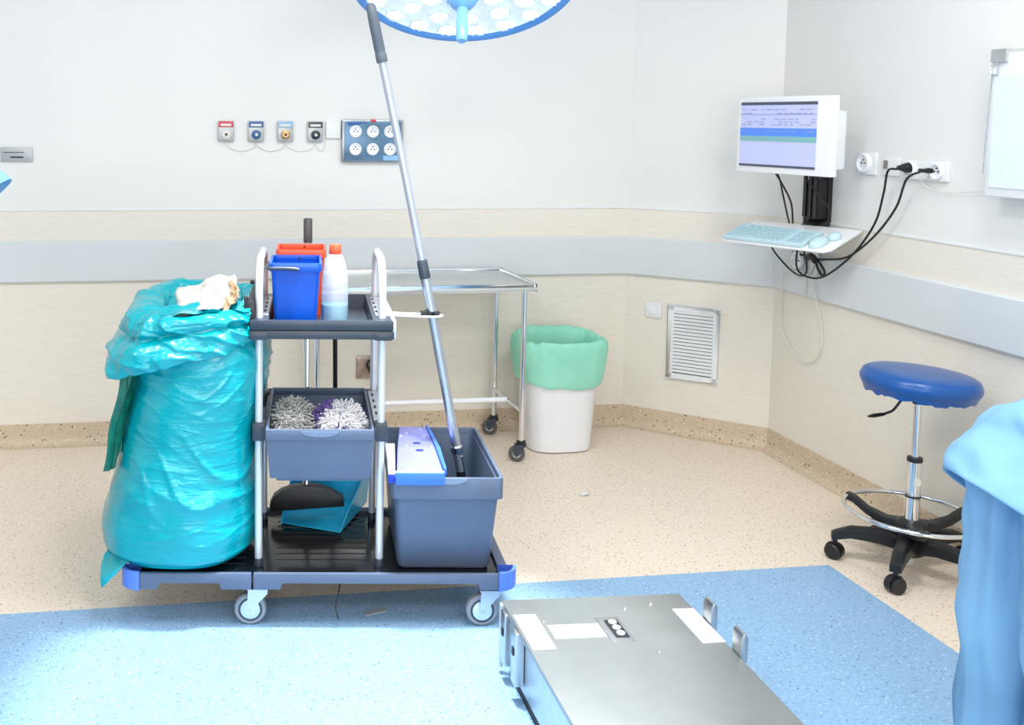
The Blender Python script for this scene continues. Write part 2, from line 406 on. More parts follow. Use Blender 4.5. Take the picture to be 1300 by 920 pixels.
b = MB().box((.103,-.012,.555),(.178,0,.628)); build('plate', b, WHITE, t, bevel=.004)
b = MB().box((.122,-.018,.573),(.16,-.01,.61)); build('rocker', b, WHITE_G, t, bevel=.003)

# ---------------------------------------------------------------- right wall things
def rw_socket(t, y, z, r=.033):
    k = MB().lathe([(r,0),(r,.01),(r*.9,.014),(r*.8,.014),(r*.72,.006)], (XR-.012, y, z), (-1,0,0), 28); so = build('socket', k, WHITE_G, t)
    k = MB()
    for dy, dz in ((.009, 0), (-.009, 0), (0, .012)): k.lathe([(.003,0),(.003,.003)], (XR-.019, y+dy, z+dz), (-1,0,0), 8)
    build('socket_hole', k, DARK, so)
t = thing('wall_socket', 'round white single wall socket just right of the monitor', 'socket', (XR, 3.65, 1.30))
k = MB().box((XR-.012, 3.595, 1.302), (XR, 3.705, 1.39)); build('plate', k, WHITE, t, bevel=.004); rw_socket(t, 3.655, 1.347, .038)
t = thing('data_socket', 'white data outlet plate between round socket and double socket', 'data socket', (XR, 3.51, 1.305))
k = MB().box((XR-.012, 3.466, 1.305), (XR, 3.557, 1.377)); build('plate', k, WHITE, t, bevel=.004)
k = MB().box((XR-.016, 3.525, 1.33), (XR-.01, 3.545, 1.362)); build('port', k, mat('grey_port', (140, 134, 130), .5, var=.2, scale=60), t)
t = thing('double_socket', 'long white double wall socket with two black plugs in it', 'socket', (XR, 3.333, 1.296))
k = MB().box((XR-.014, 3.221, 1.298), (XR, 3.445, 1.368)); build('plate', k, WHITE, t, bevel=.005)
rw_socket(t, 3.40, 1.336, .03); rw_socket(t, 3.265, 1.333, .03)
for i, (y, z, x) in enumerate(((3.40, 1.34, 'fat'), (3.29, 1.335, 'slim'))):
    r = .018 if i == 0 else .010
    t = thing('power_plug', ('fat black power plug in left half of double socket, cord to computer' if i == 0 else 'slim black plug in right half of double socket with long cord'), 'plug', (XR-.03, y, z), group='plugs and cords')
    k = MB().lathe([(r,0),(r,.02),(r*.7,.034),(.008,.05)], (XR-.016, y, z), (-1,.0,0), 16); build('plug_head', k, BLACK, t)
    if i == 0: pts = [(XR-.06, y+.01, z-.005), (XR-.06, 3.46, 1.325), (XR-.05, 3.49, 1.24), (XR-.05, 3.53, 1.12), (XR-.06, 3.63, .99), (XR-.08, 3.77, .88), (XR-.1, 3.86, .865), (XR-.12, 3.90, .90), (XR-.12, 3.90, 1.0)]
    else: pts = [(XR-.06, y+.0, z-.003), (XR-.06, 3.36, 1.30), (XR-.05, 3.42, 1.19), (XR-.05, 3.53, 1.07), (XR-.06, 3.66, .975), (XR-.09, 3.76, .95), (XR-.1, 3.81, .945)]
    build('cord', MB().tube(smooth_curve(pts), .0042, 8), CORD, t)
k = MB().tube(smooth_curve([(XR-.03,3.33,1.31),(XR-.02,3.32,1.28),(XR-.02,3.24,1.262),(XR-.02,3.12,1.27),(XR-.02,3.0,1.29),(XR-.02,2.965,1.32),(XR-.02,2.965,1.36)]), .0022, 6)
single('cable', k, CORDW, 'thin pale grey cable running from double socket to light box', 'cable', (XR-.02,3.1,1.262))
t = thing('light_box', 'pale wall light box cut off by the right edge of the photo', 'light box', (XR, 2.7, 1.26))
k = MB().box((XR-.09, 2.42, 1.27), (XR, 2.965, 1.73)); build('housing', k, WHITE, t, bevel=.006)
k = MB().box((XR-.094, 2.44, 1.30), (XR-.088, 2.945, 1.66)); build('screen', k, LIGHTBOX, t)
k = MB().box((XR-.10, 2.90, 1.70), (XR-.02, 2.962, 1.742)); build('clip', k, STEEL, t, bevel=.003)
k = MB().tube([(XR-.097,2.955,1.66),(XR-.097,2.962,1.69),(XR-.097,2.935,1.70),(XR-.097,2.93,1.66),(XR-.097,2.955,1.66)], .0025, 6); build('hook', k, CHROME, t)
k = MB().cyl((XR-.097,2.955,1.66),(XR-.097,2.967,1.34),.002,n=6); build('pull_wire', k, CHROME, t)

# computer arm, monitor, tray, keyboard, mouse
t = thing('wall_mount', 'black wall mount with chrome rail holding monitor and keyboard tray', 'wall mount', (XR, 3.92, .86))
k = MB().box((XR-.02, 3.86, 1.09), (XR, 3.97, 1.30)); build('back_plate', k, BLACK, t, bevel=.003)
k = MB().box((XR-.065, 3.862, 1.10), (XR-.02, 3.955, 1.265)); build('arm_housing', k, BLACK, t, bevel=.008)
for y in (3.872, 3.905, 3.94):
    k = MB().cyl((XR-.07, y, 1.11), (XR-.07, y, 1.30), .009, n=10); build('rib', k, BLACK, t)
k = MB().cyl((XR-.06, 3.93, 1.0), (XR-.06, 3.93, 1.11), .018, n=14); build('pivot', k, BLACK, t)
k = MB().box((XR-.045, 3.875, .86), (XR-.022, 3.915, 1.08)); build('rail', k, STEEL, t, bevel=.003)
k = MB().box((XR-.22, 3.88, 1.295), (XR, 3.915, 1.325)); build('monitor_arm', k, BLACK, t, bevel=.004)
t = thing('wall_socket', 'white round wall socket half hidden below the keyboard tray', 'socket', (XR, 4.02, .88))
k = MB().box((XR-.034, 3.965, .86), (XR-.021, 4.075, .96)); build('plate', k, GLASSY, t, bevel=.004)
k = MB().lathe([(.036,0),(.036,.012),(.03,.012),(.028,.004)], (XR-.034, 4.02, .91), (-1,0,0), 24); build('socket', k, WHITE_G, t)
k = MB()
for dy, dz in ((.01,0),(-.01,0),(0,.013)): k.lathe([(.0035,0),(.0035,.003)], (XR-.039,4.02+dy,.91+dz), (-1,0,0), 8)
build('socket_hole', k, DARK, t)

MQ = (V((2.43, 3.796, 1.452)), -1.359)      # monitor frame: x right on the screen, y into the screen
t = thing('monitor', 'white flat all-in-one monitor on the wall showing a lavender table', 'monitor', (0, .03, -.15), MQ)
k = MB().box((-.248, 0, -.157), (.248, .03, .157)); build('housing', k, WHITE_G, t, bevel=.006)
k = MB().box((-.20, .03, -.13), (.235, .085, .10)); build('rear_housing', k, WHITE, t, bevel=.012)
k = MB().box((-.1, .08, -.15), (.12, .12, -.06)); build('mount_block', k, WHITE, t, bevel=.006)
sx0, sx1, sz0, sz1 = -.228, .172, -.131, .134
def scr(u0, v0, u1, v1, y): return (sx0+(sx1-sx0)*u0, y, sz1-(sz1-sz0)*v1), (sx0+(sx1-sx0)*u1, .0, sz1-(sz1-sz0)*v0)
k = MB().box(*scr(0, 0, 1, 1, -.002)); so = build('screen', k, SCREEN_L, t)
k = MB().box(*scr(0, .0, 1, .045, -.0035)).box(*scr(0, .965, 1, 1, -.0035)); build('menu_bar', k, SCREEN_D, so)
k = MB().box(*scr(0, .40, 1, .525, -.0035)); build('blue_row', k, SCREEN_B, so)
k = MB().box(*scr(0, .525, 1, .605, -.0035)); build('green_row', k, SCREEN_G, so)
k = MB()
random.seed(3)
for row in (.11, .17, .255, .30, .34, .44, .56):
    x = .03
    while x < .95:
        w_ = random.uniform(.02, .07)
        if random.random() < .6: k.box(*scr(x, row, min(x+w_, .98), row+.012, -.0045))
        x += w_+.03
k.box(*scr(0, .185, 1, .192, -.0045))
build('text_lines', k, SCREEN_T, so)

TQ = (V((2.50, 3.82, 1.045)), -1.15)
TILT = .30
TM = Matrix.Rotation(TILT, 4, 'X') @ Matrix.Rotation(-.07, 4, 'Y').inverted()
def tilted(mb): return mb.xf(Matrix.Rotation(TILT, 4, 'X'))
t = thing('keyboard_tray', 'thin white tilted tray on wall mount under the monitor', 'tray', (0,0,0), TQ)
k = MB()
pl = [(-.235,-.125),(.215,-.125),(.235,-.10),(.235,.12),(-.235,.12)]
k.loft([[(x,y,-.008) for x,y in pl],[(x,y,0) for x,y in pl]]); build('shelf', tilted(k), WHITE_G, t, bevel=.002)
k = MB().box((-.03,.11,-.03),(.05,.20,.0)); build('tray_bracket', tilted(k), BLACK, t, bevel=.004)
t = thing('keyboard', 'pale aqua full-size keyboard resting on the white wall tray', 'keyboard', (-.05,-.03,.0), TQ)
k = MB().box((-.235,-.118,.0015),(.125,.035,.016)); build('base', tilted(k), KEYB, t, bevel=.004)
kc = None
for r in range(6):
    for c in range(20):
        if c in (15,) or (r == 5 and 4 <= c <= 8): continue
        if r == 0 and c in (1, 16, 17, 18, 19): continue
        x = -.226+c*.0172; y = .02-r*.0225
        q = MB().frustum((x,y-.017,x+.0145,y),(x+.0015,y-.0155,x+.013,y-.0015),.016,.0225)
        build('key', tilted(q), KEYT, t)
q = MB().frustum((-.157,-.1095,-.075,-.0925),(-.155,-.108,-.077,-.094),.016,.0225); build('key', tilted(q), KEYT, t)
k = MB()
rg = []
for i in range(9):
    a = i/8*pi/2; rr = cos(a)
    rg.append([(.162+.030*rr**.7*cos(2*pi*j/24), -.062+.05*rr**.7*sin(2*pi*j/24), .002+.026*sin(a)) for j in range(24)])
k.loft(rg); 
tm = single('computer_mouse', tilted(k), KEYB, 'pale aqua computer mouse at right end of the white tray', 'computer mouse', (0,0,0), TQ, smooth=60)
k = MB()
for i in range(6):
    pass
k.loft([[(.185+.024*s_*cos(2*pi*j/16), .01+.03*s_*sin(2*pi*j/16), z) for j in range(16)] for s_, z in ((1,.002),(1,.014),(.7,.022),(.2,.025))])
single('receiver', tilted(k), KEYB, 'small pale round receiver on the tray behind the mouse', 'receiver', (0,0,0), TQ, smooth=60)
def cordthing(label, pts, m=CORD, r=.0038, org=None):
    return single('cable', MB().tube(smooth_curve(pts), r, 8), m, label, 'cable', org or pts[-1], group='computer cables')
# ray helper numbers were measured once in room coordinates
cordthing('black cable hanging left of the wall mount behind the keyboard', [(XR-.17,4.02,1.32),(XR-.12,4.05,1.26),(XR-.06,4.11,1.18),(XR-.05,4.08,1.08),(XR-.05,4.05,1.03)])
cordthing('black cable crossing from monitor down to the wall mount', [(XR-.16,4.06,1.32),(XR-.12,4.03,1.24),(XR-.10,3.99,1.16),(XR-.11,3.955,1.07)])
cordthing('black cable running down the right side of the wall mount', [(XR-.13,3.86,1.28),(XR-.07,3.84,1.2),(XR-.05,3.80,1.13),(XR-.06,3.83,1.02)])
cordthing('black cable looping below the left part of keyboard tray', [(XR-.12,4.10,.98),(XR-.08,4.12,.93),(XR-.05,4.05,.865),(XR-.05,3.97,.85),(XR-.06,3.92,.885),(XR-.08,3.92,.98)])
t = thing('cable_bundle', 'black cable tied in a small bundle beside the keyboard tray', 'cable', (XR-.1,3.80,.90))
k = MB().tube(smooth_curve([(XR-.12,3.88,.955),(XR-.1,3.83,.95),(XR-.1,3.79,.94),(XR-.1,3.745,.905),(XR-.1,3.755,.885),(XR-.1,3.785,.905),(XR-.1,3.81,.945)]), .005, 8); build('loop', k, CORD, t)
k = MB().tube(smooth_curve([(XR-.11,3.85,.945),(XR-.11,3.82,.955),(XR-.11,3.79,.94)]), .014, 8); build('tie', k, CORD, t)
single('cable', MB().tube(smooth_curve([(XR-.04,4.10,.88),(XR-.03,4.14,.80),(XR-.008,4.165,.71),(XR-.008,4.16,.60),(XR-.01,4.10,.52),(XR-.01,4.00,.475),(XR-.01,3.92,.49),(XR-.01,3.87,.56),(XR-.01,3.88,.66),(XR-.03,3.90,.78),(XR-.03,3.92,.87)]), .0028, 6), CORDW,
       'long thin white cable hanging in a loop below the keyboard tray', 'cable', (XR-.01,4.0,.475))
single('cable', MB().tube([(XR-.024,3.97,.86),(XR-.024,3.975,.76)], .003, 6), CORDW, 'short straight grey cable hanging on the bumper rail', 'cable', (XR-.024,3.97,.76))

# ---------------------------------------------------------------- steel instrument table
t = thing('instrument_table', 'stainless steel instrument table on casters behind the cart', 'table', (1.05, 4.36, 0))
TX0, TX1, TY0, TY1 = .55, 1.55, 4.15, 4.64
k = MB().box((TX0,TY0,.772),(TX1,TY1,.788)); build('tabletop', k, STEELD, t, bevel=.002)
k = MB()
k.box((TX0,TY0,.768),(TX1,TY0+.014,.802)).box((TX0,TY1-.014,.768),(TX1,TY1,.802)).box((TX0,TY0,.768),(TX0+.014,TY1,.802)).box((TX1-.014,TY0,.768),(TX1,TY1,.802))
build('raised_edge', k, CHROME, t, bevel=.003)
for x in (.60, 1.515):
    for y in (4.21, 4.60):
        k = MB().cyl((x,y,.09),(x,y,.77),.0125,n=16); lg = build('leg', k, CHROME, t)
        k = MB().cyl((x,y,.07),(x,y,.095),.02,n=16); build('collar', k, BLACKM, lg)
        # caster under each leg
        ang = {(.60,4.21): .5, (.60,4.60): 2., (1.515,4.21): -.35, (1.515,4.60): -.4}[(x,y)]
        dx, dy = -.018*cos(ang), -.018*sin(ang)
        ax = V((-sin(ang), cos(ang), 0)); cc = V((x+dx, y+dy, .036))
        k = MB().lathe([(.012,-.011),(.032,-.011),(.036,-.007),(.036,.007),(.032,.011),(.012,.011)], cc, ax, 28); cw = build('caster', k, CASTG, t)
        k = MB().lathe([(.017,-.014),(.017,.014)], cc, ax, 20); build('hub', k, STEELD, cw)
        k = MB()
        for sg in (-1, 1):
            o_ = ax*(.018*sg)
            q = [V((x,y,.078)), V((x+dx*.2,y+dy*.2,.078)), cc+V((0,0,-.008))]
            u = V((cos(ang), sin(ang), 0))
            pts = [V((x,y,.076))+u*.018+o_, V((x,y,.076))-u*.03+o_, cc-u*.014+o_, cc+V((0,0,-.012))+o_, cc+u*.014+o_]
            th = ax*.0025
            k.add([p_-th for p_ in pts]+[p_+th for p_ in pts], [(0,1,2,3,4),(9,8,7,6,5)]+[(i,(i+1)%5,5+(i+1)%5,5+i) for i in range(5)])
        k.cyl((x,y,.07),(x,y,.082),.024,n=16)
        build('fork', k, DKGREY, cw)
for x in (.60, 1.515):
    k = MB().cyl((x,4.21,.225),(x,4.60,.225),.011,n=14); build('side_bar', k, CHROME, t)
k = MB().cyl((.60,4.41,.225),(1.515,4.41,.225),.0125,n=14); build('cross_bar', k, WHITE_G, t)

# ---------------------------------------------------------------- waste bin with mint liner
def superring(cx_, cy_, a, b, z, n=64, e=3.2, f=None):
    o = []
    for i in range(n):
        th = 2*pi*i/n; c, s_ = cos(th), sin(th)
        x = abs(c)**(2/e)*(1 if c >= 0 else -1); y = abs(s_)**(2/e)*(1 if s_ >= 0 else -1)
        k_ = 1+(f(th, z) if f else 0)
        o.append(V((cx_+a*x*k_, cy_+b*y*k_, z)))
    return o
bx, by = 1.752, 4.40
t = thing('waste_bin', 'white plastic waste bin lined with a mint green bag', 'bin', (bx, by, 0))
k = MB().loft([superring(bx,by,.125,.10,.002), superring(bx,by,.143,.112,.006), superring(bx,by,.147,.114,.03), superring(bx,by,.174,.13,.46), superring(bx,by,.180,.134,.475), superring(bx,by,.180,.134,.485), superring(bx,by,.17,.125,.485), superring(bx,by,.135,.10,.05)])
build('body', k, WHITEP, t, smooth=50)
def fold(th, z): return .03*noise.noise(V((3*cos(th)*1.3+9, 3*sin(th)*1.3, z*9)))+.016*noise.noise(V((9*cos(th), 9*sin(th), z*14)))+.022*max(0, 1-abs(noise.noise(V((4*cos(th)+z*9, 4*sin(th), z*12))))*6)
rg = []
for i, (z, a, b_) in enumerate([(.325,.182,.137),(.33,.190,.143),(.36,.196,.148),(.40,.203,.152),(.44,.208,.154),(.475,.212,.158),(.505,.208,.158),(.52,.195,.148),(.51,.172,.127),(.47,.158,.115),(.40,.142,.102),(.30,.128,.09)]):
    r = superring(bx, by, a, b_, z, 96, 2.9, fold)
    for j, p_ in enumerate(r):
        th = 2*pi*j/96
        if i < 3: p_.z += .012*sin(2*th+1)+.012*noise.noise(V((4*cos(th),4*sin(th),3)))-.012
        if 4 <= i <= 9: p_.z += (.022 if 5 <= i <= 8 else .01)*max(0, sin(th))+.014*noise.noise(V((5*cos(th),5*sin(th),7)))
    rg.append(r)
k = MB().loft(rg, False, False)
o = build('bin_liner', k, LINER, t, smooth=0, sub=1)
for p_ in o.data.polygons: p_.use_smooth = True
o['label'] = 'mint green translucent bag folded over the rim'

# ---------------------------------------------------------------- stool
SX, SY = 2.458, 3.004
t = thing('stool', 'blue round padded stool on black star base with chrome foot ring', 'stool', (SX, SY, 0))
tiltM = Matrix.Translation((SX,SY,.6)) @ Matrix.Rotation(R(3.2), 4, V((0.1,1,0)).normalized()) @ Matrix.Translation((-SX,-SY,-.6))
k = MB().lathe([(.0,.612),(.13,.612),(.16,.615),(.172,.623),(.178,.635),(.178,.655),(.172,.669),(.158,.677),(.10,.681),(.0,.682)], (SX,SY,0), n=56, cap=False).xf(tiltM)
o = build('seat', k, SEATB, t, smooth=60)
k = MB().lathe([(.1665,.6175),(.172,.621),(.1755,.629),(.1795,.637),(.1805,.645),(.1795,.653),(.1755,.659)], (SX,SY,0), n=56, cap=False).xf(tiltM)
build('seat_band', k, SEATB, t, smooth=60)
# ragged cover hem hanging under the seat
k = MB(); r1 = []; r2 = []
for j in range(96):
    th = 2*pi*j/96; rr = .165
    z = .605+.008*noise.noise(V((6*cos(th),6*sin(th),0)))+.005*noise.noise(V((18*cos(th),18*sin(th),2)))
    r1.append(V((SX+.172*cos(th),SY+.172*sin(th),.625))); r2.append(V((SX+rr*cos(th),SY+rr*sin(th),z)))
k.loft([r1,r2,[V((SX+(v_.x-SX)*.8,SY+(v_.y-SY)*.8,.614)) for v_ in r2]], False, False).xf(tiltM); build('cover_hem', k, SEATB, t, smooth=60)
k = MB().lathe([(.05,.60),(.05,.615),(.02,.615)], (SX,SY,0)).lathe([(.018,.572),(.018,.61)], (SX,SY,0)); build('swivel_plate', k, BLACK, t)
k = MB().cyl((SX,SY,.36),(SX,SY,.60),.0115,n=20); build('piston', k, CHROME, t)
k = MB().lathe([(.021,.372),(.024,.375),(.024,.388),(.015,.39)], (SX,SY,0), n=24); build('piston_collar', k, BLACK, t)
k = MB().lathe([(.0225,.16),(.0225,.378)], (SX,SY,0), n=28); so = build('column', k, CHROME, t)
k = MB().lathe([(.0235,.252),(.0235,.258)], (SX,SY,0), n=28); build('seam', k, BLACK, so)
k = MB().box((SX-.016,SY-.029,.30),(SX+.004,SY-.0215,.32)); build('sticker', k, OFFW, so)
def sdir(px_ang): return V((cos(px_ang), sin(px_ang), 0))
# height lever: towards the left of the photo
Ld = V((-.86,.30,0)).normalized()
k = MB().tube(smooth_curve([V((SX,SY,.603))+Ld*.03, V((SX,SY,.583))+Ld*.05, V((SX,SY,.545))+Ld*.075, V((SX,SY,.531))+Ld*.10]), .0045, 8); lv = build('lever', k, BLACK, t)
k = MB(); c0 = V((SX,SY,.530))+Ld*.098
sd = V((-Ld.y, Ld.x, 0))
k.loft([[c0+Ld*(u*.055)+sd*(w_*q_[0])+V((0,0,-.012*u+h_*q_[1])) for q_ in ((1,0),(.5,1),(-.5,1),(-1,0),(-.5,-1),(.5,-1))] for u, w_, h_ in ((0,.004,.004),(.25,.012,.005),(.7,.014,.005),(1,.005,.002))]); build('lever_paddle', k, BLACK, lv, smooth=60)
# star base: five legs with casters. angles chosen from the photo
base = [R(150), R(222), R(-66), R(6), R(78)]
k = MB().lathe([(.03,.05),(.045,.06),(.05,.10),(.04,.125),(.03,.135)], (SX,SY,0), n=28); build('hub', k, BLACK, t)
k = MB().cyl((SX,SY,.022),(SX,SY,.06),.018,n=18); build('column_foot', k, STEELD, t)
for a in base:
    d = sdir(a); sd = V((-d.y, d.x, 0)); rings = []
    for u, z, w_, h_ in ((.03,.095,.03,.026),(.10,.105,.024,.022),(.18,.103,.021,.018),(.222,.088,.018,.015),(.238,.082,.017,.012)):
        c = V((SX,SY,z))+d*u
        rings.append([c+sd*w_+V((0,0,-h_)), c+sd*w_+V((0,0,h_*.6)), c+sd*w_*.5+V((0,0,h_)), c-sd*w_*.5+V((0,0,h_)), c-sd*w_+V((0,0,h_*.6)), c-sd*w_+V((0,0,-h_))])
    k = MB().loft(rings); lg = build('leg', k, BLACK, t, smooth=50)
    cc = V((SX,SY,.027))+d*.226; ca = a+1.0 if a in base[:3] else a-1.2
    ax = V((cos(ca), sin(ca), 0))
    k = MB()
    for sg in (-1, 1):
        k.lathe([(.008,.006*sg),(.024,.006*sg),(.027,.010*sg),(.027,.019*sg),(.023,.023*sg),(.008,.024*sg)], cc, ax, 24)
    cw = build('caster', k, BLACK, t)
    k = MB().lathe([(.030,-.007),(.030,.007)], cc+V((0,0,.003)), ax, 20).cyl(cc+V((0,0,.02)), cc+V((0,0,.055)), .008, n=10); build('caster_housing', k, BLACK, cw)
rr = .205; rz = .196
k = MB().tube([(SX+rr*cos(2*pi*j/64),SY+rr*sin(2*pi*j/64),rz) for j in range(64)], .0075, 12, close=True).xf(Matrix.Translation((SX,SY,rz)) @ Matrix.Rotation(R(1.5),4,'Y') @ Matrix.Translation((-SX,-SY,-rz)))
build('foot_ring', k, CHROME, t, smooth=60)
for a in (R(122), R(-2), R(-118)):
    d = sdir(a); sd = V((-d.y, d.x, 0)); rings = []
    for u, z, w_, h_ in ((.02,.150,.028,.02),(.08,.148,.020,.014),(.14,.165,.016,.012),(.185,.192,.015,.012),(.21,.198,.015,.012)):
        c = V((SX,SY,z))+d*u
        rings.append([c+sd*w_+V((0,0,-h_)), c+sd*w_+V((0,0,h_)), c-sd*w_+V((0,0,h_)), c-sd*w_+V((0,0,-h_))])
    build('ring_arm', MB().loft(rings), BLACK, t, bevel=.004)
k = MB().lathe([(.05,.13),(.05,.165),(.03,.175)], (SX,SY,0), n=28); build('ring_hub', k, BLACK, t)

# ---------------------------------------------------------------- surgical lamp
LC = V((.934, 3.253, 1.985)); LR = .385
hd = V((.934, 3.253, 0)).normalized()
ln = (-hd*cos(R(61)) + V((0,0,-sin(R(61))))).normalized()      # where the lamp shines
lu = ln.cross(V((0,0,1))).normalized(); lw = lu.cross(ln).normalized()
t = thing('surgical_lamp', 'large round surgical lamp with blue rim hanging at the top edge', 'lamp', tuple(LC))
k = MB().lathe([(LR-.03,.012),(LR-.02,.022),(LR-.006,.022),(LR,.012),(LR,-.03),(LR-.015,-.06),(LR-.06,-.08),(.12,-.11),(0,-.115)], LC, ln, 96, cap=False)
build('rim', k, LAMPB, t, smooth=50)
k = MB().lathe([(0,.0),(LR-.028,.0),(LR-.028,.012)], LC, ln, 64, cap=False); build('reflector_bed', k, LAMPD, t)
for ring, (n_, rad) in enumerate(((5,.095),(10,.175),(15,.255),(20,.328))):
    for i in range(n_):
        a = 2*pi*(i+.5*(ring % 2))/n_; rr_ = .037
        c = LC+lu*(rad*cos(a))+lw*(rad*sin(a))
        k = MB().lathe([(rr_,.001),(rr_*1.05,.010),(rr_*.92,.015),(rr_*.8,.009),(rr_*.4,.006)], c, ln, 6 if ring % 2 else 8)
        q = build('reflector', k, LENS, t, smooth=20)
        if ring < 4: build('led', MB().lathe([(rr_*.7,.004),(rr_*.66,.010),(rr_*.35,.016),(0,.018)], c, ln, 12, cap=False), LED, q)
k = MB().lathe([(.036,.0),(.036,.09),(.052,.10),(.052,.116),(.034,.138),(.019,.15)], LC, ln, 40); h_ = build('handle_hub', k, LAMPH, t, smooth=50)
k = MB().lathe([(.018,.14),(.018,.22),(.0175,.262),(.014,.27)], LC, ln, 28); build('handle', k, LAMPH, t, smooth=50)
k = MB().tube(smooth_curve([LC-ln*.10, LC-ln*.22+V((0,0,.02)), LC-ln*.30+V((.05,.02,.14)), LC+V((.30,.25,.42)), V((LC.x+.35,LC.y+.3,2.75))]), .03, 16); build('arm', k, WHITE_G, t)
k = MB().cyl((LC.x+.35,LC.y+.3,2.7),(LC.x+.35,LC.y+.3,2.999),.06,n=24); build('ceiling_post', k, WHITE_G, t)

# ---------------------------------------------------------------- operating table base (bottom of the photo)
BF = (V((.90, 2.568, 0)), -.05)
t = thing('operating_table_base', 'brushed steel operating table base with white pads in the foreground', 'table base', (.24,-.4,0), BF)
k = MB().box((-.02,-.86,.185),(.483,0,.2)); build('top_plate', k, mat('table_base_steel', (158, 163, 163), .4, .7, var=.03, scale=8), t, bevel=.003)
k = MB().box((-.005,-.84,.03),(.468,-.015,.185)); build('housing', k, STEEL, t, bevel=.004)
k = MB().box((.0,-.82,.0),(.46,-.03,.03)); build('plinth', k, BLACKM, t)
for x0, x1 in ((-.014,.046),(.421,.4815)):
    k = MB().box((x0,-.268,.2),(x1,-.091,.2035)); build('white_pad', k, PADM, t, bevel=.001)
k = MB().box((.06,-.217,.2),(.195,-.148,.2015)); build('label_plate', k, mat('pale_label', (186, 191, 200), .3), t)
k = MB().box((.198,-.243,.2),(.26,-.118,.202)); q = build('connector_plate', k, STEEL, t, bevel=.001)
k = MB().box((.215,-.224,.202),(.25,-.139,.2045)); q2 = build('connector', k, DARK, t, bevel=.001)
for i in range(3):
    k = MB().lathe([(.0105,0),(.0105,.003),(.006,.0035)], (.2325,-.153-i*.028,.2045), (0,0,1), 18); build('pin', k, WHITE_G, q2)
for y in (-.155, -.31):
    k = MB().prism([(.484,.185),(.502,.185),(.502,.245),(.497,.258),(.489,.258),(.484,.245)], y-.028, y+.018); build('side_bracket', k, STEEL, t, bevel=.003)
k = MB().box((-.026,-.020,.02),(-.018,-.002,.195)); build('side_panel', k, mat('pale_panel', (205, 214, 226), .35, .3), t, bevel=.002)
for y in (-.05, -.15):
    k = MB().box((-.030,y-.022,.05),(-.006,y+.018,.192)); q = build('side_bracket', k, STEEL, t, bevel=.003)
    k = MB().box((-.033,y-.012,.13),(-.029,y+.002,.15)); build('slot', k, DARK, q)
for x, y in ((.06,-.12),(.30,-.07),(.38,-.05),(.30,-.29)):
    k = MB().lathe([(.006,0),(.005,.0015)], (x,y,.2), (0,0,1), 12); build('screw', k, CHROME, t)

# ---------------------------------------------------------------- the cleaning cart
t = cart = thing('cleaning_cart', 'slate and black cleaning cart with chrome hoops, trays and caster wheels', 'cart', (.2,.22,0), 'cart')
deck = MB()
for x0, x1 in ((-.335,.004),(.010,.745)):
    pass
k = MB().box((-.335,-.022,.140),(.745,.482,.157)); build('deck', k, BLACKG, t, bevel=.004)
k = MB()
for i in range(9):
    y = .09+i*.042
    k.box((.07,y,.157),(.36,y+.006,.1585))
for x0 in (-.31, .46):
    for i in range(9): k.box((x0,.06+i*.042,.157),(x0+(.29 if x0 < 0 else .26),.066+i*.042,.1585))
build('deck_ribs', k, BLACKG, t)
def skirt(x0, x1, feet):
    """front or rear rail outline: top .167, notch .137, feet .118"""
    pts = [(x0,.167),(x1,.167)]
    low = []
    x = x0
    for a, b_ in feet: low += [(a-.006 if a > x0 else a,.137),(a,.118),(b_,.118),(b_+.006 if b_ < x1 else b_,.137)]
    low = [(x_, z_) for x_, z_ in low if not (x_ in (x0, x1) and z_ == .137)]
    if feet[0][0] > x0: low.insert(0, (x0,.137))
    if feet[-1][1] < x1: low.append((x1,.137))
    return pts+list(reversed(low))
for y0, y1 in ((-.03,-.016),(.476,.49)):
    k = MB().prism(skirt(-.325,.004,[(-.325,-.273),(-.085,.004)]), y0, y1); build('rail', k, SLATE, t, bevel=.0025)
    k = MB().prism(skirt(.010,.735,[(.010,.090),(.68,.735)]), y0, y1); build('rail', k, SLATE, t, bevel=.0025)
for x0, x1 in ((-.350,-.331),(.741,.770)):
    k = MB().box((x0,.03,.120),(x1,.43,.167)); build('side_rail', k, SLATE, t, bevel=.0025)
for sx, x in ((-1,-.325),(1,.735)):
    for sy, y in ((-1,-.03),(1,.49)):
        def q_ring(r, z, n=9):
            o_ = [(x+sx*r*sin(i/(n-1)*pi/2), y-sy*(.056-r*cos(i/(n-1)*pi/2))-sy*.0, z) for i in range(n)]
            return o_+[(x+sx*.004, y-sy*.056, z)]
        k = MB().loft([q_ring(.055,.114), q_ring(.060,.118), q_ring(.060,.172), q_ring(.051,.172), q_ring(.048,.152)]); build('corner_bumper', k, BLUECAP, t, smooth=40)
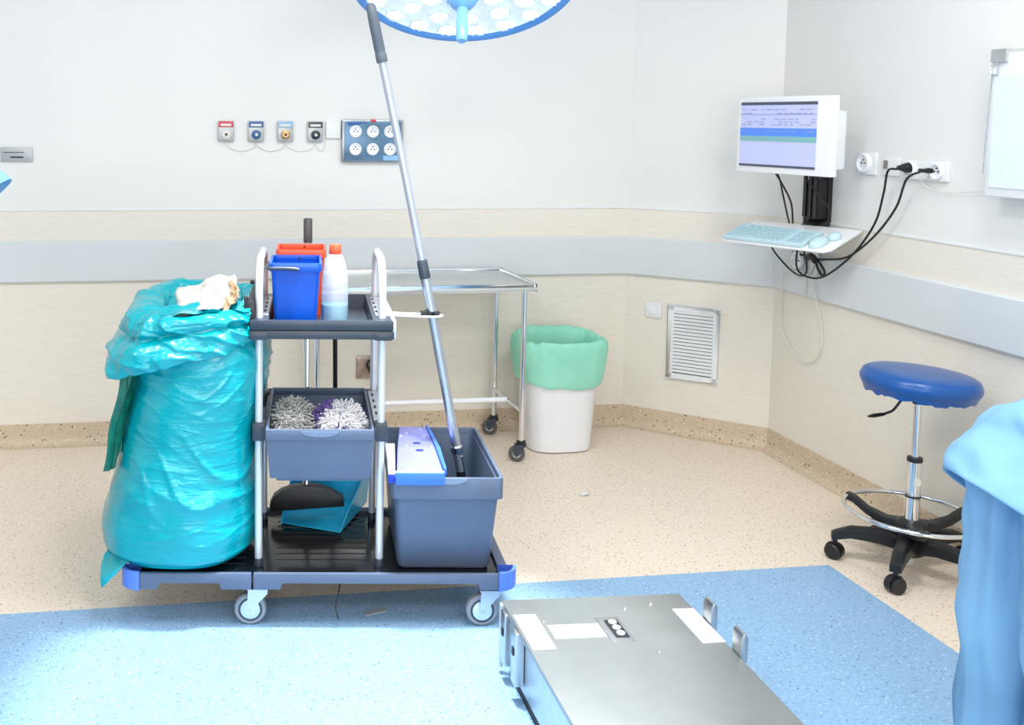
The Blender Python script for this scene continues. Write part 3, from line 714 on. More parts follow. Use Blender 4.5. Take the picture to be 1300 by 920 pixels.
for x, y, a in ((.0,.005,.0),(.69,.0,.05),(.0,.44,.4),(.69,.44,.3)):
    ax = V((sin(a), -cos(a), 0)); cc = V((x, y, .0475)); u = V((cos(a), sin(a), 0))
    k = MB().lathe([(.036,-.014),(.0435,-.014),(.0475,-.009),(.0475,.009),(.0435,.014),(.036,.014),(.036,-.014)], cc, ax, 40, cap=False); wl_ = build('wheel', k, GREYT, t)
    k = MB().lathe([(.0375,-.0125),(.0375,.0125)], cc, ax, 36); build('inner_ring', k, DKGREY, wl_)
    k = MB().lathe([(.010,-.019),(.029,-.015),(.031,-.010),(.031,.010),(.029,.015),(.010,.019)], cc, ax, 32); build('hub', k, ZINC, wl_)
    k = MB()
    for sg in (-1, 1):
        o_ = ax*(.021*sg)
        pts = [cc+u*.05+V((0,0,.0625))+o_, cc+u*.052+V((0,0,.053))+o_, cc+u*.026+V((0,0,.025))+o_, cc+u*.010-V((0,0,.008))+o_, cc-u*.004-V((0,0,.010))+o_, cc-u*.010+V((0,0,.004))+o_, cc-u*.006+V((0,0,.0625))+o_]
        th = ax*.0015; n_ = len(pts)
        k.add([p_-th for p_ in pts]+[p_+th for p_ in pts], [tuple(range(n_)), tuple(range(2*n_-1, n_-1, -1))]+[(i,(i+1)%n_,n_+(i+1)%n_,n_+i) for i in range(n_)])
    c2 = cc+u*.022
    k.box((c2.x-.03,c2.y-.022,.108),(c2.x+.03,c2.y+.022,.112)); k.cyl((c2.x,c2.y,.108),(c2.x,c2.y,.14),.014,n=16)
    build('fork', k, ZINC, wl_)
    k = MB().cyl(cc-ax*.024, cc+ax*.024, .0055, n=12); build('axle', k, STEEL, wl_)
for x in (.021, .386):
    pts = [(x,.055,.157),(x,.055,.4),(x,.055,.7),(x,.055,.98)]
    for i in range(1, 7):
        a = i/6*pi/2; pts.append((x,.055+.09*(1-cos(a)),.98+.10*sin(a)))
    for i in range(0, 7):
        a = pi/2-i/6*pi/2; pts.append((x,.415-.09*(1-cos(a)),.98+.10*sin(a)))
    pts += [(x,.415,.7),(x,.415,.4),(x,.415,.157)]
    k = MB().tube(pts, .0115, 18); hp = build('hoop', k, HOOPM, t, smooth=60)
    for y in (.055,.415):
        k = MB().lathe([(.014,0),(.0125,.02),(.011,.024)], (x,y,.157), (0,0,1), 18); build('leg_socket', k, DKGREY, hp)
# top tray
tt = MB()
def pan(mb, o0, o1, i0, i1, zt, zb, zf):
    """open box: outer rim o0 (x0,y0,x1,y1), outer bottom o1, inner rim i0, inner floor i1"""
    def rc(r, z): return [(r[0],r[1],z),(r[2],r[1],z),(r[2],r[3],z),(r[0],r[3],z)]
    mb.loft([rc(o1,zb), rc(o0,zt), rc(i0,zt), rc(i1,zf)])
    return mb
k = pan(MB(), (-.002,.0,.412,.47), (.006,.006,.404,.462), (.05,.022,.357,.462), (.056,.03,.352,.455), .915, .868, .874)
build('top_tray', k, TRAYG, t, bevel=.0025)
k = MB().box((-.004,-.006,.889),(.415,.008,.918)); build('tray_lip', k, TRAYG, t, bevel=.004)
k = MB().box((-.004,-.002,.861),(.418,.015,.887)); build('tray_bar', k, DKGREY, t, bevel=.004)
for x in (.021, .386):
    k = MB().box((x-.026,-.004,.858),(x+.026,.085,.884)); build('clamp', k, DKGREY, t, bevel=.005)
    k = MB().box((x-.026,.39,.858),(x+.026,.468,.884)); build('clamp', k, DKGREY, t, bevel=.005)
LRAIL = mat('light_grey_rail', (196, 202, 210), .3, .3)
for x0, x1 in ((-.010,.048),(.362,.420)):
    k = MB().box((x0+.006,.088,.884),(x1,.385,.9195)); rl_ = build('side_rail', k, LRAIL, t, bevel=.003)
    for y in (.12,.19,.26,.33):
        xx = x1-.012 if x0 < 0 else x0+.012
        k = MB().box((xx-.004,y,.918),(xx+.003,y+.028,.9202)); build('slot', k, DARK, rl_)
k = MB().box((.411,.0,.862),(.424,.40,.916)); build('end_plate', k, LRAIL, t, bevel=.004)
# middle carrier
for x in (.021, .386):
    for y in (.055, .415):
        k = MB().box((x-.019,y-.022,.545),(x+.019,y+.022,.60)); build('clamp', k, DKGREY, t, bevel=.005)
k = MB()
for x0, x1 in ((.034,.044),(.362,.374)): k.box((x0,.03,.552),(x1,.44,.592))
k.box((.03,.452,.552),(.378,.462,.592)); build('carrier_frame', k, DKGREY, t, bevel=.003)
for x in (.386,):
    k = MB().box((x-.02,.078,.588),(x+.014,.395,.603)); rl_ = build('side_rail', k, LRAIL, t, bevel=.003)
    for y in (.12,.19,.26,.33):
        k = MB().box((x-.012,y,.602),(x-.005,y+.028,.6036)); build('slot', k, DARK, rl_)
# mop holder wire with clip
wire = [(.424,.15,.905),(.47,.148,.903)]+[(.545+.035*sin(R(a)), .168-.022*cos(R(a)), .901) for a in range(0, 181, 20)]+[(.47,.188,.903),(.424,.19,.905)]
k = MB().tube(wire, .0032, 8); wr = build('mop_holder', k, WHITE_G, t)
k = MB().lathe([(.021,-.009),(.021,.009),(.0165,.009),(.0165,-.009)], (.5435,.2,.901), (0,0,1), 20); k.box((.515,.178,.892),(.535,.205,.910)).box((.555,.178,.892),(.575,.205,.910)); build('clip', k, BLACK, wr, bevel=.002)
# bag ring
k = MB().box((-.015,.02,.885),(.008,.44,.965)); build('bag_bracket', k, BLACK, t, bevel=.005)
k = MB().box((-.024,.05,.90),(-.012,.07,.975)).box((-.024,.36,.90),(-.012,.38,.975)); build('bag_hook', k, BLACK, t, bevel=.003)
k = MB().box((.145,.468,.893),(.182,.54,.905)); build('tool_hook', k, DKGREY, t, bevel=.003)
k = MB().box((.235,.468,.88),(.285,.53,.892)); build('tool_hook', k, DKGREY, t, bevel=.003)
k = MB().tube(smooth_curve([(.27,.03,.13),(.262,-.01,.10),(.254,-.03,.065),(.262,-.035,.03)]), .002, 6); build('strap', k, BLACK, t)

# storage box in the middle of the cart
t = thing('storage_box', 'open slate plastic box in the middle of cart holding mop heads', 'box', (.2,.22,.43), 'cart')
k = pan(MB(), (.046,-.016,.362,.449), (.056,.004,.352,.43), (.052,-.010,.356,.443), (.062,.01,.346,.424), .575, .443, .449)
build('body', k, SLATE, t, bevel=.003)
k = MB()
def ringbox(o, i, z0, z1):
    def rc(r, z): return [(r[0],r[1],z),(r[2],r[1],z),(r[2],r[3],z),(r[0],r[3],z)]
    m = MB(); m.loft([rc(o,z0), rc(o,z1), rc(i,z1), rc(i,z0), rc(o,z0)], False, False); return m
build('rim', ringbox((.0445,-.024,.3615,.4505), (.053,-.010,.355,.443), .568, .598), SLATE, t, bevel=.002)
k = MB().box((.075,.02,.430),(.333,.41,.444)); build('base_ridge', k, SLATE, t, bevel=.003)
gp = [(.203+.055*cos(R(a)), .594+.016*sin(R(a))) for a in range(180, 361, 15)]
k = MB().prism(gp, -.0275, -.0235); build('hand_grip', k, mat('slate_grip_mark', (112, 131, 160), .35), t)

# large bucket
t = thing('mop_bucket', 'large open slate plastic bucket at right end of the cart', 'bucket', (.578,.2,.158), 'cart')
def rr_ring(x0, y0, x1, y1, z, r=.02, n=5):
    o = []
    for cx_, cy_, a0 in ((x1-r,y1-r,0),(x0+r,y1-r,90),(x0+r,y0+r,180),(x1-r,y0+r,270)):
        for i in range(n+1):
            a = R(a0+90*i/n); o.append((cx_+r*cos(a), cy_+r*sin(a), z))
    return o
k = MB().loft([rr_ring(.446,.03,.712,.40,.160), rr_ring(.440,.024,.717,.406,.168), rr_ring(.424,-.030,.734,.446,.44), rr_ring(.430,-.024,.728,.440,.44), rr_ring(.447,.032,.710,.398,.176)])
build('body', k, SLATE, t, smooth=50)
O_ = [rr_ring(.415,-.040,.741,.456,z,.016) for z in (.398,.462)]; I_ = [rr_ring(.425,-.030,.731,.446,z,.014) for z in (.462,.398)]
k = MB().loft([O_[0], O_[1], I_[0], I_[1], O_[0]], False, False); build('rim', k, SLATE, t, bevel=.002)
gp = [(.585+.05*cos(R(a)), .462+.018*sin(R(a))) for a in range(180, 361, 15)]
k = MB().prism(gp, -.0435, -.0395); build('hand_grip', k, mat('slate_grip_mark2', (122, 141, 170), .35), t)

# press lid on the bucket
t = thing('mop_press', 'periwinkle mop press plate with blue edges resting on big bucket rim', 'mop press', (.5,.2,.463), 'cart')
pz = .466
k = MB().loft([[(.428,-.036,z),(.564,-.036,z),(.566,.18,z),(.562,.40,z),(.474,.40,z),(.448,.18,z)] for z in (pz, pz+.014)]); q = build('plate', k, PRESS, t, bevel=.003)
for x, y, rx in ((.513,.225,.013),(.515,.155,.013)):
    k = MB().loft([[(x+rx*cos(2*pi*j/20), y+rx*.8*sin(2*pi*j/20), z) for j in range(20)] for z in (pz+.013, pz+.0147)]); build('hole', k, mat('deep_blue', (28, 50, 130), .4), q)
for x, y in ((.47,.05),(.48,.2),(.47,.3),(.55,.06),(.545,.3),(.50,.04),(.555,.19),(.49,.33),(.54,.37)):
    k = MB().lathe([(.0035,0),(.003,.0012)], (x,y,pz+.0137), (0,0,1), 10); build('stud', k, WHITE, q)
k = MB().box((.424,-.052,pz-.022),(.566,-.0445,pz+.014)); build('front_edge', k, PRESSB, t, bevel=.002)
k = MB().box((.424,-.044,pz+.009),(.566,-.034,pz+.016)); build('front_lip', k, WHITE, t, bevel=.002)
k = MB().loft([[(.566,-.03,z),(.574,-.03,z),(.580,.16,z),(.574,.30,z),(.566,.40,z),(.562,.40,z),(.567,.18,z)] for z in (pz+.0, pz+.022)]); build('side_edge', k, PRESSB, t, bevel=.002)
k = MB().loft([[(x,y,z) for x, y, z in ((.405,-.03,pz-.02),(.424,-.03,pz-.02),(.424,-.03,pz+.006),(.405,-.03,pz+.006))],[(x,y,z) for x, y, z in ((.412,.23,pz),(.444,.23,pz),(.444,.23,pz+.012),(.412,.23,pz+.012))]]); build('hinge_arm', k, WHITE, t, bevel=.003)
k = MB().box((.403,-.040,pz-.020),(.422,-.030,pz+.004)); build('hinge_tip', k, mat('royal_blue', (24, 60, 190), .35), t, bevel=.002)

# mop
t = thing('mop', 'long aluminium mop standing in the big bucket, grey grip upward', 'mop', (.685,.2,.2), 'cart')
def mp(z):
    x = .652-.302*(z-.393)/1.446
    return V((x+.006*sin((z-.4)/1.44*pi), .2, z))
k = MB().tube([mp(z) for z in (1.05,1.2,1.4,1.6,1.70)], .0122, 18); q = build('upper_tube', k, ALUG, t, smooth=60)
k = MB().tube([mp(z) for z in (.40,.5,.7,.9,1.03)], .0152, 18); build('lower_tube', k, ALU, t, smooth=60)
k = MB().tube([mp(z) for z in (1.012,1.02,1.065,1.07)], .0, 18, rr=[.0165,.0175,.0165,.0135]); build('twist_collar', k, DKGREY, t)
k = MB().tube([mp(z) for z in (1.675,1.68,1.70,1.704,1.71,1.80,1.845,1.852)], 0, 18, rr=[.0165,.0175,.0175,.0155,.0168,.0165,.015,.009]); build('grip', k, GRIP, t, smooth=60)
k = MB().tube([mp(z) for z in (.455,.46,.478,.482)], 0, 18, rr=[.017,.0195,.0195,.016]); build('ferrule', k, CHROME, t)
k = MB().tube([mp(.46), mp(.40), mp(.30), mp(.245)], 0, 14, rr=[.015,.015,.013,.012]); build('clamp', k, BLACK, t)
k = MB().tube([mp(.45)+V((.012,-.012,0)), mp(.36)+V((.012,-.012,0))], .004, 8); build('clamp_lever', k, CHROME, t)
k = MB().box((.60,.10,.205),(.702,.31,.222)).box((.655,.18,.22),(.70,.22,.25)); build('mop_frame', k, BLACK, t, bevel=.004)

# brush and dustpan behind the cart
t = thing('broom', 'black curved broom head on chrome shaft hanging below the storage box', 'broom', (.165,.42,.19), 'cart')
bt, bb = V((.163,.60,1.157)), V((.165,.415,.27))
k = MB().cyl(bb, bb.lerp(bt,.92), .0085, n=16); build('shaft', k, CHROME, t)
k = MB().tube([bb.lerp(bt,u) for u in (.905,.91,.995,1.)], 0, 18, rr=[.013,.0155,.0155,.013]); build('grip', k, mat('brown_grey_grip', (78, 72, 76), .5), t)
pl_ = [(.055,.240),(.08,.258),(.12,.272),(.165,.277),(.21,.272),(.25,.258),(.277,.242),(.290,.236),(.292,.205),(.17,.196),(.042,.186),(.042,.214)]
k = MB().prism(pl_, .392, .436); build('head', k, BLACK, t, bevel=.006)
k = MB().cyl(bb-V((0,0,.01)), bb+(bt-bb)*.04, .013, n=14); build('socket', k, STEEL, t)
k = MB().box((.148,.538,.893),(.18,.558,.91)); build('hook_ring', k, BLACK, t, bevel=.003)
t = thing('dustpan', 'bright blue dustpan with long black handle standing on the cart deck', 'dustpan', (.25,.42,.16), 'cart')
fl_, fr_, br_, bl_ = V((.083,.366,.160)), V((.272,.287,.160)), V((.372,.535,.168)), V((.135,.60,.168))
kk = MB(); up_ = V((0,0,.012))
kk.loft([[fl_,fr_,br_,bl_],[fl_+V((0,0,.002)),fr_+V((0,0,.002)),br_+up_*.4,bl_+up_*.4]])
build('pan_floor', kk, PANB, t)
b1, b2 = br_+V((.012,.02,.13)), bl_+V((-.005,.03,.13))
th = V((.0,.004,0))
kk = MB().loft([[br_,bl_,bl_+th,br_+th],[b1,b2,b2+th,b1+th]]); build('pan_back', kk, PANB, t)
for f_, b_, tp, o_ in ((fr_, br_, b1, V((.004,.001,0))), (fl_, bl_, b2, V((-.004,-.001,0)))):
    kk = MB().loft([[f_,b_,tp,f_.lerp(tp,.25)+V((0,0,.01))],[f_+o_,b_+o_,tp+o_,f_.lerp(tp,.25)+V((0,0,.01))+o_]]); build('pan_side', kk, PANB, t)
k = MB().tube([(.262,.575,.26),(.262,.545,.55),(.258,.51,.82),(.258,.50,.90)], .0082, 12); build('handle', k, BLACK, t)

# buckets and bottle in the top tray
def pail(name, label, m, x0, x1, y0, y1, zt, handle, zb=.8745):
    t = thing(name, label, 'bucket', ((x0+x1)/2,(y0+y1)/2,zb), 'cart')
    i = .013; w_ = .004
    k = MB().loft([rr_ring(x0+i+.004,y0+i,x1-i-.004,y1-i,zb,.015), rr_ring(x0+.005,y0+.005,x1-.005,y1-.005,zt-.02,.014), rr_ring(x0+.009,y0+.009,x1-.009,y1-.009,zt-.02,.012), rr_ring(x0+i+.008,y0+i+.004,x1-i-.008,y1-i-.004,zb+.005,.012)])
    build('body', k, m, t, smooth=50)
    O_ = [rr_ring(x0,y0,x1,y1,z,.014) for z in (zt-.025,zt)]; I_ = [rr_ring(x0+.008,y0+.008,x1-.008,y1-.008,z,.010) for z in (zt,zt-.025)]
    build('rim', MB().loft([O_[0], O_[1], I_[0], I_[1], O_[0]], False, False), m, t, bevel=.0015)
    k = MB()
    for x in (x0+.06, x0+.065+.02): k.box((x,y0+.004,zt-.065),(x+.0025,y0+.011,zt-.025))
    build('rib', k, m, t)
    k = MB().lathe([(.003,0),(.003,.002)], ((x0+x1)/2+.01,y1-.009,zt-.009), (0,-1,0), 10); build('rim_hole', k, DARK, t)
    if handle:
        k = MB().tube(smooth_curve([(x0-.004,y1-.10,zt-.012),(x0-.006,y0+.02,zt-.013),(x0+.0,y0-.006,zt-.014),(x0+.04,y0-.008,zt-.014),(x0+.072,y0-.008,zt-.015),(x0+.088,y0-.008,zt-.018)]), .0055, 10); build('handle', k, DKGREY, t)
    return t
pail('bucket', 'small square blue bucket with dark handle on the top tray', BLUEB, .049, .2065, .070, .268, 1.074, True)
pail('bucket', 'small orange-red bucket on the top tray behind the blue one', REDB, .0625, .222, .278, .442, 1.088, False)
t = thing('bottle', 'frosted plastic bottle with red cap and blue liquid on tray', 'bottle', (.2475,.16,.8745), 'cart')
bp = [(.0,.8745),(.034,.8745),(.0385,.879),(.0405,.89),(.0405,1.0),(.039,1.025),(.0345,1.052),(.028,1.075),(.021,1.088),(.0155,1.094),(.0155,1.1)]
k = MB().lathe(bp, (.2475,.16,0), n=40, cap=False); build('body', k, BOTT, t, smooth=60)
k = MB().lathe([(0,.878),(.033,.878),(.039,.882),(.0398,.89),(.0398,.937),(0,.937)], (.2475,.16,0), n=40, cap=False); build('liquid', k, LIQ, t)
k = MB().lathe([(.0175,1.092),(.0185,1.094),(.0185,1.118),(.0165,1.121),(0,1.121)], (.2475,.16,0), n=32, cap=False); build('cap', k, REDB, t)

# mop heads
def mop_head(label, c, size, mats, seed, nst, ln_=.03):
    random.seed(seed); k = MB(); cx_, cy_, cz_ = c; rings = []
    for i in range(13):
        v_ = i/12; a = v_*pi
        ring = []
        for j in range(28):
            th = 2*pi*j/28; d = V((sin(a)*cos(th), sin(a)*sin(th), -cos(a)))
            p_ = V((d.x*size[0], d.y*size[1], max(d.z, -.55)*size[2]))
            p_ *= 1+.18*noise.noise(d*2.2+V((seed,0,0)))+.08*noise.noise(d*7)
            ring.append(V(c)+p_)
        rings.append(ring)
    k.loft(rings)
    for s_ in range(nst):
        th = random.uniform(0, 2*pi); u = random.uniform(-.3, 1); q = math.sqrt(max(0,1-u*u))
        d = V((q*cos(th), q*sin(th), u)); p_ = V(c)+V((d.x*size[0], d.y*size[1], max(d.z,-.5)*size[2]))*(1+.18*noise.noise(d*2.2+V((seed,0,0))))*.96
        out = (d+V((random.gauss(0,.5),random.gauss(0,.5),random.gauss(0,.5)))).normalized()
        L_ = random.uniform(.5,1.1)*ln_
        k.mi = 1 if (len(mats) > 1 and (abs(p_.x-c[0]+size[0]*.78+.02*sin(p_.z*90)) < .022 or noise.noise(p_*22) > .34)) else 0
        q1 = p_+out*L_*.5; q2 = q1+(out+V((random.gauss(0,.5),random.gauss(0,.5),-.5))).normalized()*L_*.5
        k.tube([p_, q1, q2], .0024, 4)
    return single('yarn_mop', k, mats, label, 'mop', (cx_, cy_, cz_-size[2]*.55), 'cart', smooth=60, group='yarn mops')
mop_head('dull grey fluffy yarn mop at left in the storage box', (.122,.165,.555), (.060,.118,.060), [MOPG], 2, 1300)
mop_head('bright white and purple fluffy yarn mop at right in the storage box', (.263,.15,.550), (.078,.115,.064), [MOPW, MOPP], 5, 1500)

# ---------------------------------------------------------------- the big teal bag
def lerp_tab(tab, z):
    if z <= tab[0][0]: return tab[0][1:]
    for a, b_ in zip(tab, tab[1:]):
        if z <= b_[0]:
            u = (z-a[0])/(b_[0]-a[0]); u = u*u*(3-2*u)*.5+u*.5
            return tuple(a[i]*(1-u)+b_[i]*u for i in range(1, 5))
    return tab[-1][1:]
BT = [(.160,-.37,-.075,.05,.38),(.175,-.425,-.03,-.02,.42),(.21,-.462,.0,-.045,.44),(.27,-.466,.012,-.052,.45),(.36,-.447,.016,-.048,.448),(.48,-.415,.018,-.042,.444),
      (.60,-.390,.030,-.036,.44),(.72,-.365,.045,-.03,.435),(.80,-.355,.050,-.025,.43),(.88,-.345,.020,-.01,.42),(.93,-.325,.002,.0,.41)]
def crease(p_, th, z, amp=1.):
    """folds of thin film: sharp ridges along a few slanted directions"""
    d = 0
    q = V((p_.x, p_.y*.8, p_.z))
    def ridge(v_): return 1-abs(v_)*2
    wv = noise.noise(q*3.)*.12
    for (ax, f_, st, am, sd_, th_) in ((V((.55,.3,.8)), 9, 1.6, .0060, 1.3, .72), (V((-.25,.2,.97)), 13, 2.2, .0042, 5.1, .75), (V((.3,.5,.9)), 24, 5.0, .0030, 9.7, .7)):
        a_ = ax.normalized(); al = V((a_.z, 0, -a_.x)).normalized()
        u = q.dot(a_)*f_+wv*f_*1.6; v_ = q.dot(al)*st
        nn = noise.noise(V((u, v_, sd_+q.y*1.5)))
        r_ = max(0, ridge(nn)-th_)/(1-th_)
        mask = max(0, min(1, .5+1.6*noise.noise(q*3.3+V((sd_,0,0)))))
        d += am*r_**1.3*mask
    d += .016*noise.noise(q*4.2+V((3,1,7)))+.0035*noise.noise(q*14)
    return d*amp
NB = 260
def bag_ring(z, grow=0, amp=1., zoff=None):
    xl, xr, yf, yb = lerp_tab(BT, z); cx_, cy_ = (xl+xr)/2, (yf+yb)/2; a, b_ = (xr-xl)/2, (yb-yf)/2; o = []
    for j in range(NB):
        th = 2*pi*j/NB; c, s_ = cos(th), sin(th); e = 2.5
        x = abs(c)**(2/e)*(1 if c >= 0 else -1); y = abs(s_)**(2/e)*(1 if s_ >= 0 else -1)
        zz = z+(zoff(th) if zoff else 0)
        p_ = V((cx_+(a+grow)*x, cy_+(b_+grow)*y, zz)); nrm = V((x/a, y/b_, 0)).normalized()
        am = amp*(1+.5*max(0, 1-abs(z-.38)/.16))
        p_ += nrm*crease(p_, th, z, am)
        o.append(p_)
    return o
rings = []
zs = [.1600]+[.162+.78*((i/150.)) for i in range(150)]
for i, z in enumerate(zs):
    z = min(z, .93)
    if z >= .93: break
    g = 0
    if z > .86: g = 0
    rings.append(bag_ring(z, g, 1 if z > .19 else .35))
bag = thing('rubbish_bag', 'big shiny teal plastic rubbish bag standing on left of cart', 'bag', (-.22,.2,.16), 'cart')
# inner throat closes the top so that it is one skin
k = MB().loft(rings, True, False)
o = build('bag_body', k, BAGM, bag, smooth=0)
for p_ in o.data.polygons: p_.use_smooth = True
# tail of film at the lower left corner
k = MB(); rg = []
for i in range(9):
    u = i/8; c = V((-.395-.040*u, .03-.05*u, .20-.075*u**1.2)); wd = .085*(1-u)**.8+.004
    rg.append([c+V((wd*.6*cos(a), wd*sin(a)*.6, wd*.5*sin(a+.8)+.006*sin(3*a+u*5))) for a in [2*pi*j/16 for j in range(16)]])
build('corner_tail', MB().loft(rg), BAGM, bag, smooth=70)
# collar: the mouth of the bag rolled over its ring. columns run round the mouth, rows go from hem up, over and down inside
def collar_low(th):      # height of the hem: low at the left, high at the right
    lf = (1-cos(th))/2; fr = (1-sin(th))/2
    return .885-.135*lf**1.3-.02*fr
xl, xr, yf, yb = -.325, .0, .0, .40; rows = []
M_ = 300
prof = [(0,.004,0),(0,.020,-.3),(.08,.034,0),(.2,.042,0),(.36,.044,0),(.48,.036,0),(.56,.020,0),(.60,.016,0),(.66,.030,0),(.76,.040,0),(.88,.038,0),(.96,.026,0),(1.,.008,0),(.99,-.012,0),(.90,-.035,0),(.7,-.05,0),(.4,-.06,0),(.0,-.075,0)]
# resample the profile finely
pf = []
for a, b_ in zip(prof, prof[1:]):
    for i in range(4):
        u = i/4; pf.append(tuple(a[q]*(1-u)+b_[q]*u for q in range(3)))
pf.append(prof[-1])
def topz(th): 
    fr = (1-sin(th))/2; lf = (1-cos(th))/2
    return .972-.032*fr-.022*lf*fr+.010*noise.noise(V((3*cos(th),3*sin(th),1)))
for r_i, (v_, g, dz) in enumerate(pf):
    row = []
    for j in range(M_):
        th = 2*pi*j/M_; c, s_ = cos(th), sin(th); e = 2.7
        lo, hi = collar_low(th), topz(th); z = lo+(hi-lo)*v_+dz*.02
        x = abs(c)**(2/e)*(1 if c >= 0 else -1); y = abs(s_)**(2/e)*(1 if s_ >= 0 else -1)
        lf = max(0, -c); sprd = .058*lf*(1-v_*.75)*(1 if g > 0 else .2)
        # body size below the mouth so that the collar hugs the bag
        bl, brr, bf_, bb = lerp_tab(BT, min(z, .93))
        xl_, xr_, yf_, yb_ = (bl, brr, bf_, bb) if g > 0 else (xl, xr, yf, yb)
        if g > 0:
            w_ = min(1, v_*1.0); xl_ = bl*(1-w_)+xl*w_; xr_ = brr*(1-w_)+xr*w_; yf_ = bf_*(1-w_)+yf*w_; yb_ = bb*(1-w_)+yb*w_
        a, b_ = (xr_-xl_)/2, (yb_-yf_)/2
        n1 = noise.noise(V((c*3.2, s_*3.2, v_*1.6+2)))*.020+noise.noise(V((c*8+z*12, s_*8, v_*2.5)))*.0035+max(0, 1-abs(noise.noise(V((c*2.2+z*14, s_*2.2, v_*1.4+5))))*5)*.010
        gg = g*(.75+.45*lf)+sprd+n1*(1 if g > .01 else .8)
        p_ = V(((xl_+xr_)/2+(a+gg)*x, (yf_+yb_)/2+(b_+gg)*y, z+.008*noise.noise(V((c*7, s_*7, v_*3+9)))))
        p_.x = min(p_.x, .0 if p_.z > .84 else .058)
        row.append(p_)
    rows.append(row)
o = build('rolled_mouth', MB().loft(rows, False, False), BAGM, bag, smooth=0)
for p_ in o.data.polygons: p_.use_smooth = True
# rubbish filling the mouth and the paper on top
k = MB(); N_ = 30; vs = []; fs = []
def sheet(c, ux, uy, nx, ny, seed, amp, wx, wy):
    vs = []; fs = []
    ux, uy = V(ux).normalized(), V(uy).normalized(); n_ = ux.cross(uy)
    for i in range(nx+1):
        for j in range(ny+1):
            u, v_ = i/nx-.5, j/ny-.5
            p_ = V(c)+ux*(u*wx*(1+.15*noise.noise(V((v_*3,seed,0)))))+uy*(v_*wy*(1+.2*noise.noise(V((u*3,seed,5)))))
            q_ = V((u*3, v_*3, seed)); h_ = (1-abs(noise.noise(q_))*3)*amp+noise.noise(q_*2.3)*amp*.7
            vs.append(p_+n_*h_)
    for i in range(nx):
        for j in range(ny): fs.append((i*(ny+1)+j, (i+1)*(ny+1)+j, (i+1)*(ny+1)+j+1, i*(ny+1)+j+1))
    return vs, fs
def sheet_thing(name, label, cat, m, c, ux, uy, wx, wy, seed, amp):
    k = MB(); k.add(*sheet(c, ux, uy, 16, 16, seed, amp, wx, wy))
    o = single(name, k, m, label, cat, c, 'cart', smooth=28)
    md = o.modifiers.new('thick', 'SOLIDIFY'); md.thickness = .002
    return o
sheet_thing('paper_wrapper', 'crumpled white paper wrapper sticking out of the teal bag', 'paper', PAPERM, (-.145,.17,.958), (1,.1,.26), (-.1,.8,.65), .19, .12, 3.3, .010)
sheet_thing('paper_wrapper', 'tan and white paper scrap beside the white wrapper in teal bag', 'paper', CARDM, (-.075,.15,.955), (.5,.3,.8), (-.4,.7,.2), .085, .08, 7.7, .012)
k = MB(); k.add(*sheet((-.165,.2,.925), (1,0,0), (0,1,0), 40, 40, 12.5, .02, .31, .38)); o = build('film_inside', k, BAGM, bag, smooth=60)
# bundle of folded green bags hanging at the left
t = thing('bag_bundle', 'bundle of folded dark green bags hanging left of teal bag', 'bags', (-.40,.16,.47), 'cart')
random.seed(11)
for i in range(6):
    a = i/5; x0 = -.375+.035*a; y0 = .03+.02*i
    bot = .50-.05*sin(a*5+1)+.05*a*a; k = MB(); rg = []
    for j in range(13):
        u = j/12; z = .745*(1-u)+bot*u; xo = x0-.048*u*(1.15-a*.6)+.004*sin(u*9+i*2)
        w_ = .02+.005*sin(u*4+i)
        rg.append([(xo-.009,y0-w_,z),(xo+.010+.003*sin(i+u*6),y0-w_*.6,z),(xo+.012,y0+w_,z),(xo-.008,y0+w_*.6,z)])
    build('folded_bag', MB().loft(rg), BAGD, t, smooth=60)

# litter on the floor
k = MB(); k.add(*sheet((1.637,3.792,.004),(1,.2,0),(0,1,0),3,3,2,.002,.035,.03))
single('paper_scrap', k, WHITE, 'tiny white paper scrap lying on the beige floor', 'scrap', (1.637,3.792,.004))
k = MB().box((.57,2.925,.0),(.64,2.945,.004), Matrix.Rotation(.3,3,'Z'))
single('tag', k, GREYL, 'small grey tag lying on blue floor under the cart', 'tag', (.605,2.935,0))

# ---------------------------------------------------------------- people
def skinned(name, joints, edges, m, parent, sub=2, root=0, fix=None):
    names = list(joints); idx = {n: i for i, n in enumerate(names)}
    me = bpy.data.meshes.new(name)
    me.from_pydata([joints[n][0] for n in names], [(idx[a], idx[b_]) for a, b_ in edges], [])
    o = bpy.data.objects.new(name, me); COL.objects.link(o)
    o.modifiers.new('skin', 'SKIN').use_smooth_shade = True
    sk = me.skin_vertices[0].data
    for i, n in enumerate(names):
        r = joints[n][1]; sk[i].radius = r if isinstance(r, tuple) else (r, r)
        sk[i].use_root = (i == root)
    md = o.modifiers.new('sub', 'SUBSURF'); md.levels = sub; md.render_levels = sub
    dg = bpy.context.evaluated_depsgraph_get(); dg.update()
    m2 = bpy.data.meshes.new_from_object(o.evaluated_get(dg)); m2.materials.clear(); m2.materials.append(m)
    if fix:
        for v_ in m2.vertices: v_.co = fix(v_.co.copy())
    for p_ in m2.polygons: p_.use_smooth = True
    o.modifiers.clear(); o.data = m2; o.parent = parent
    return o
def person(label, frame, J, facing=1):
    t = thing('person', label, 'person', (0,0,0), frame); return t
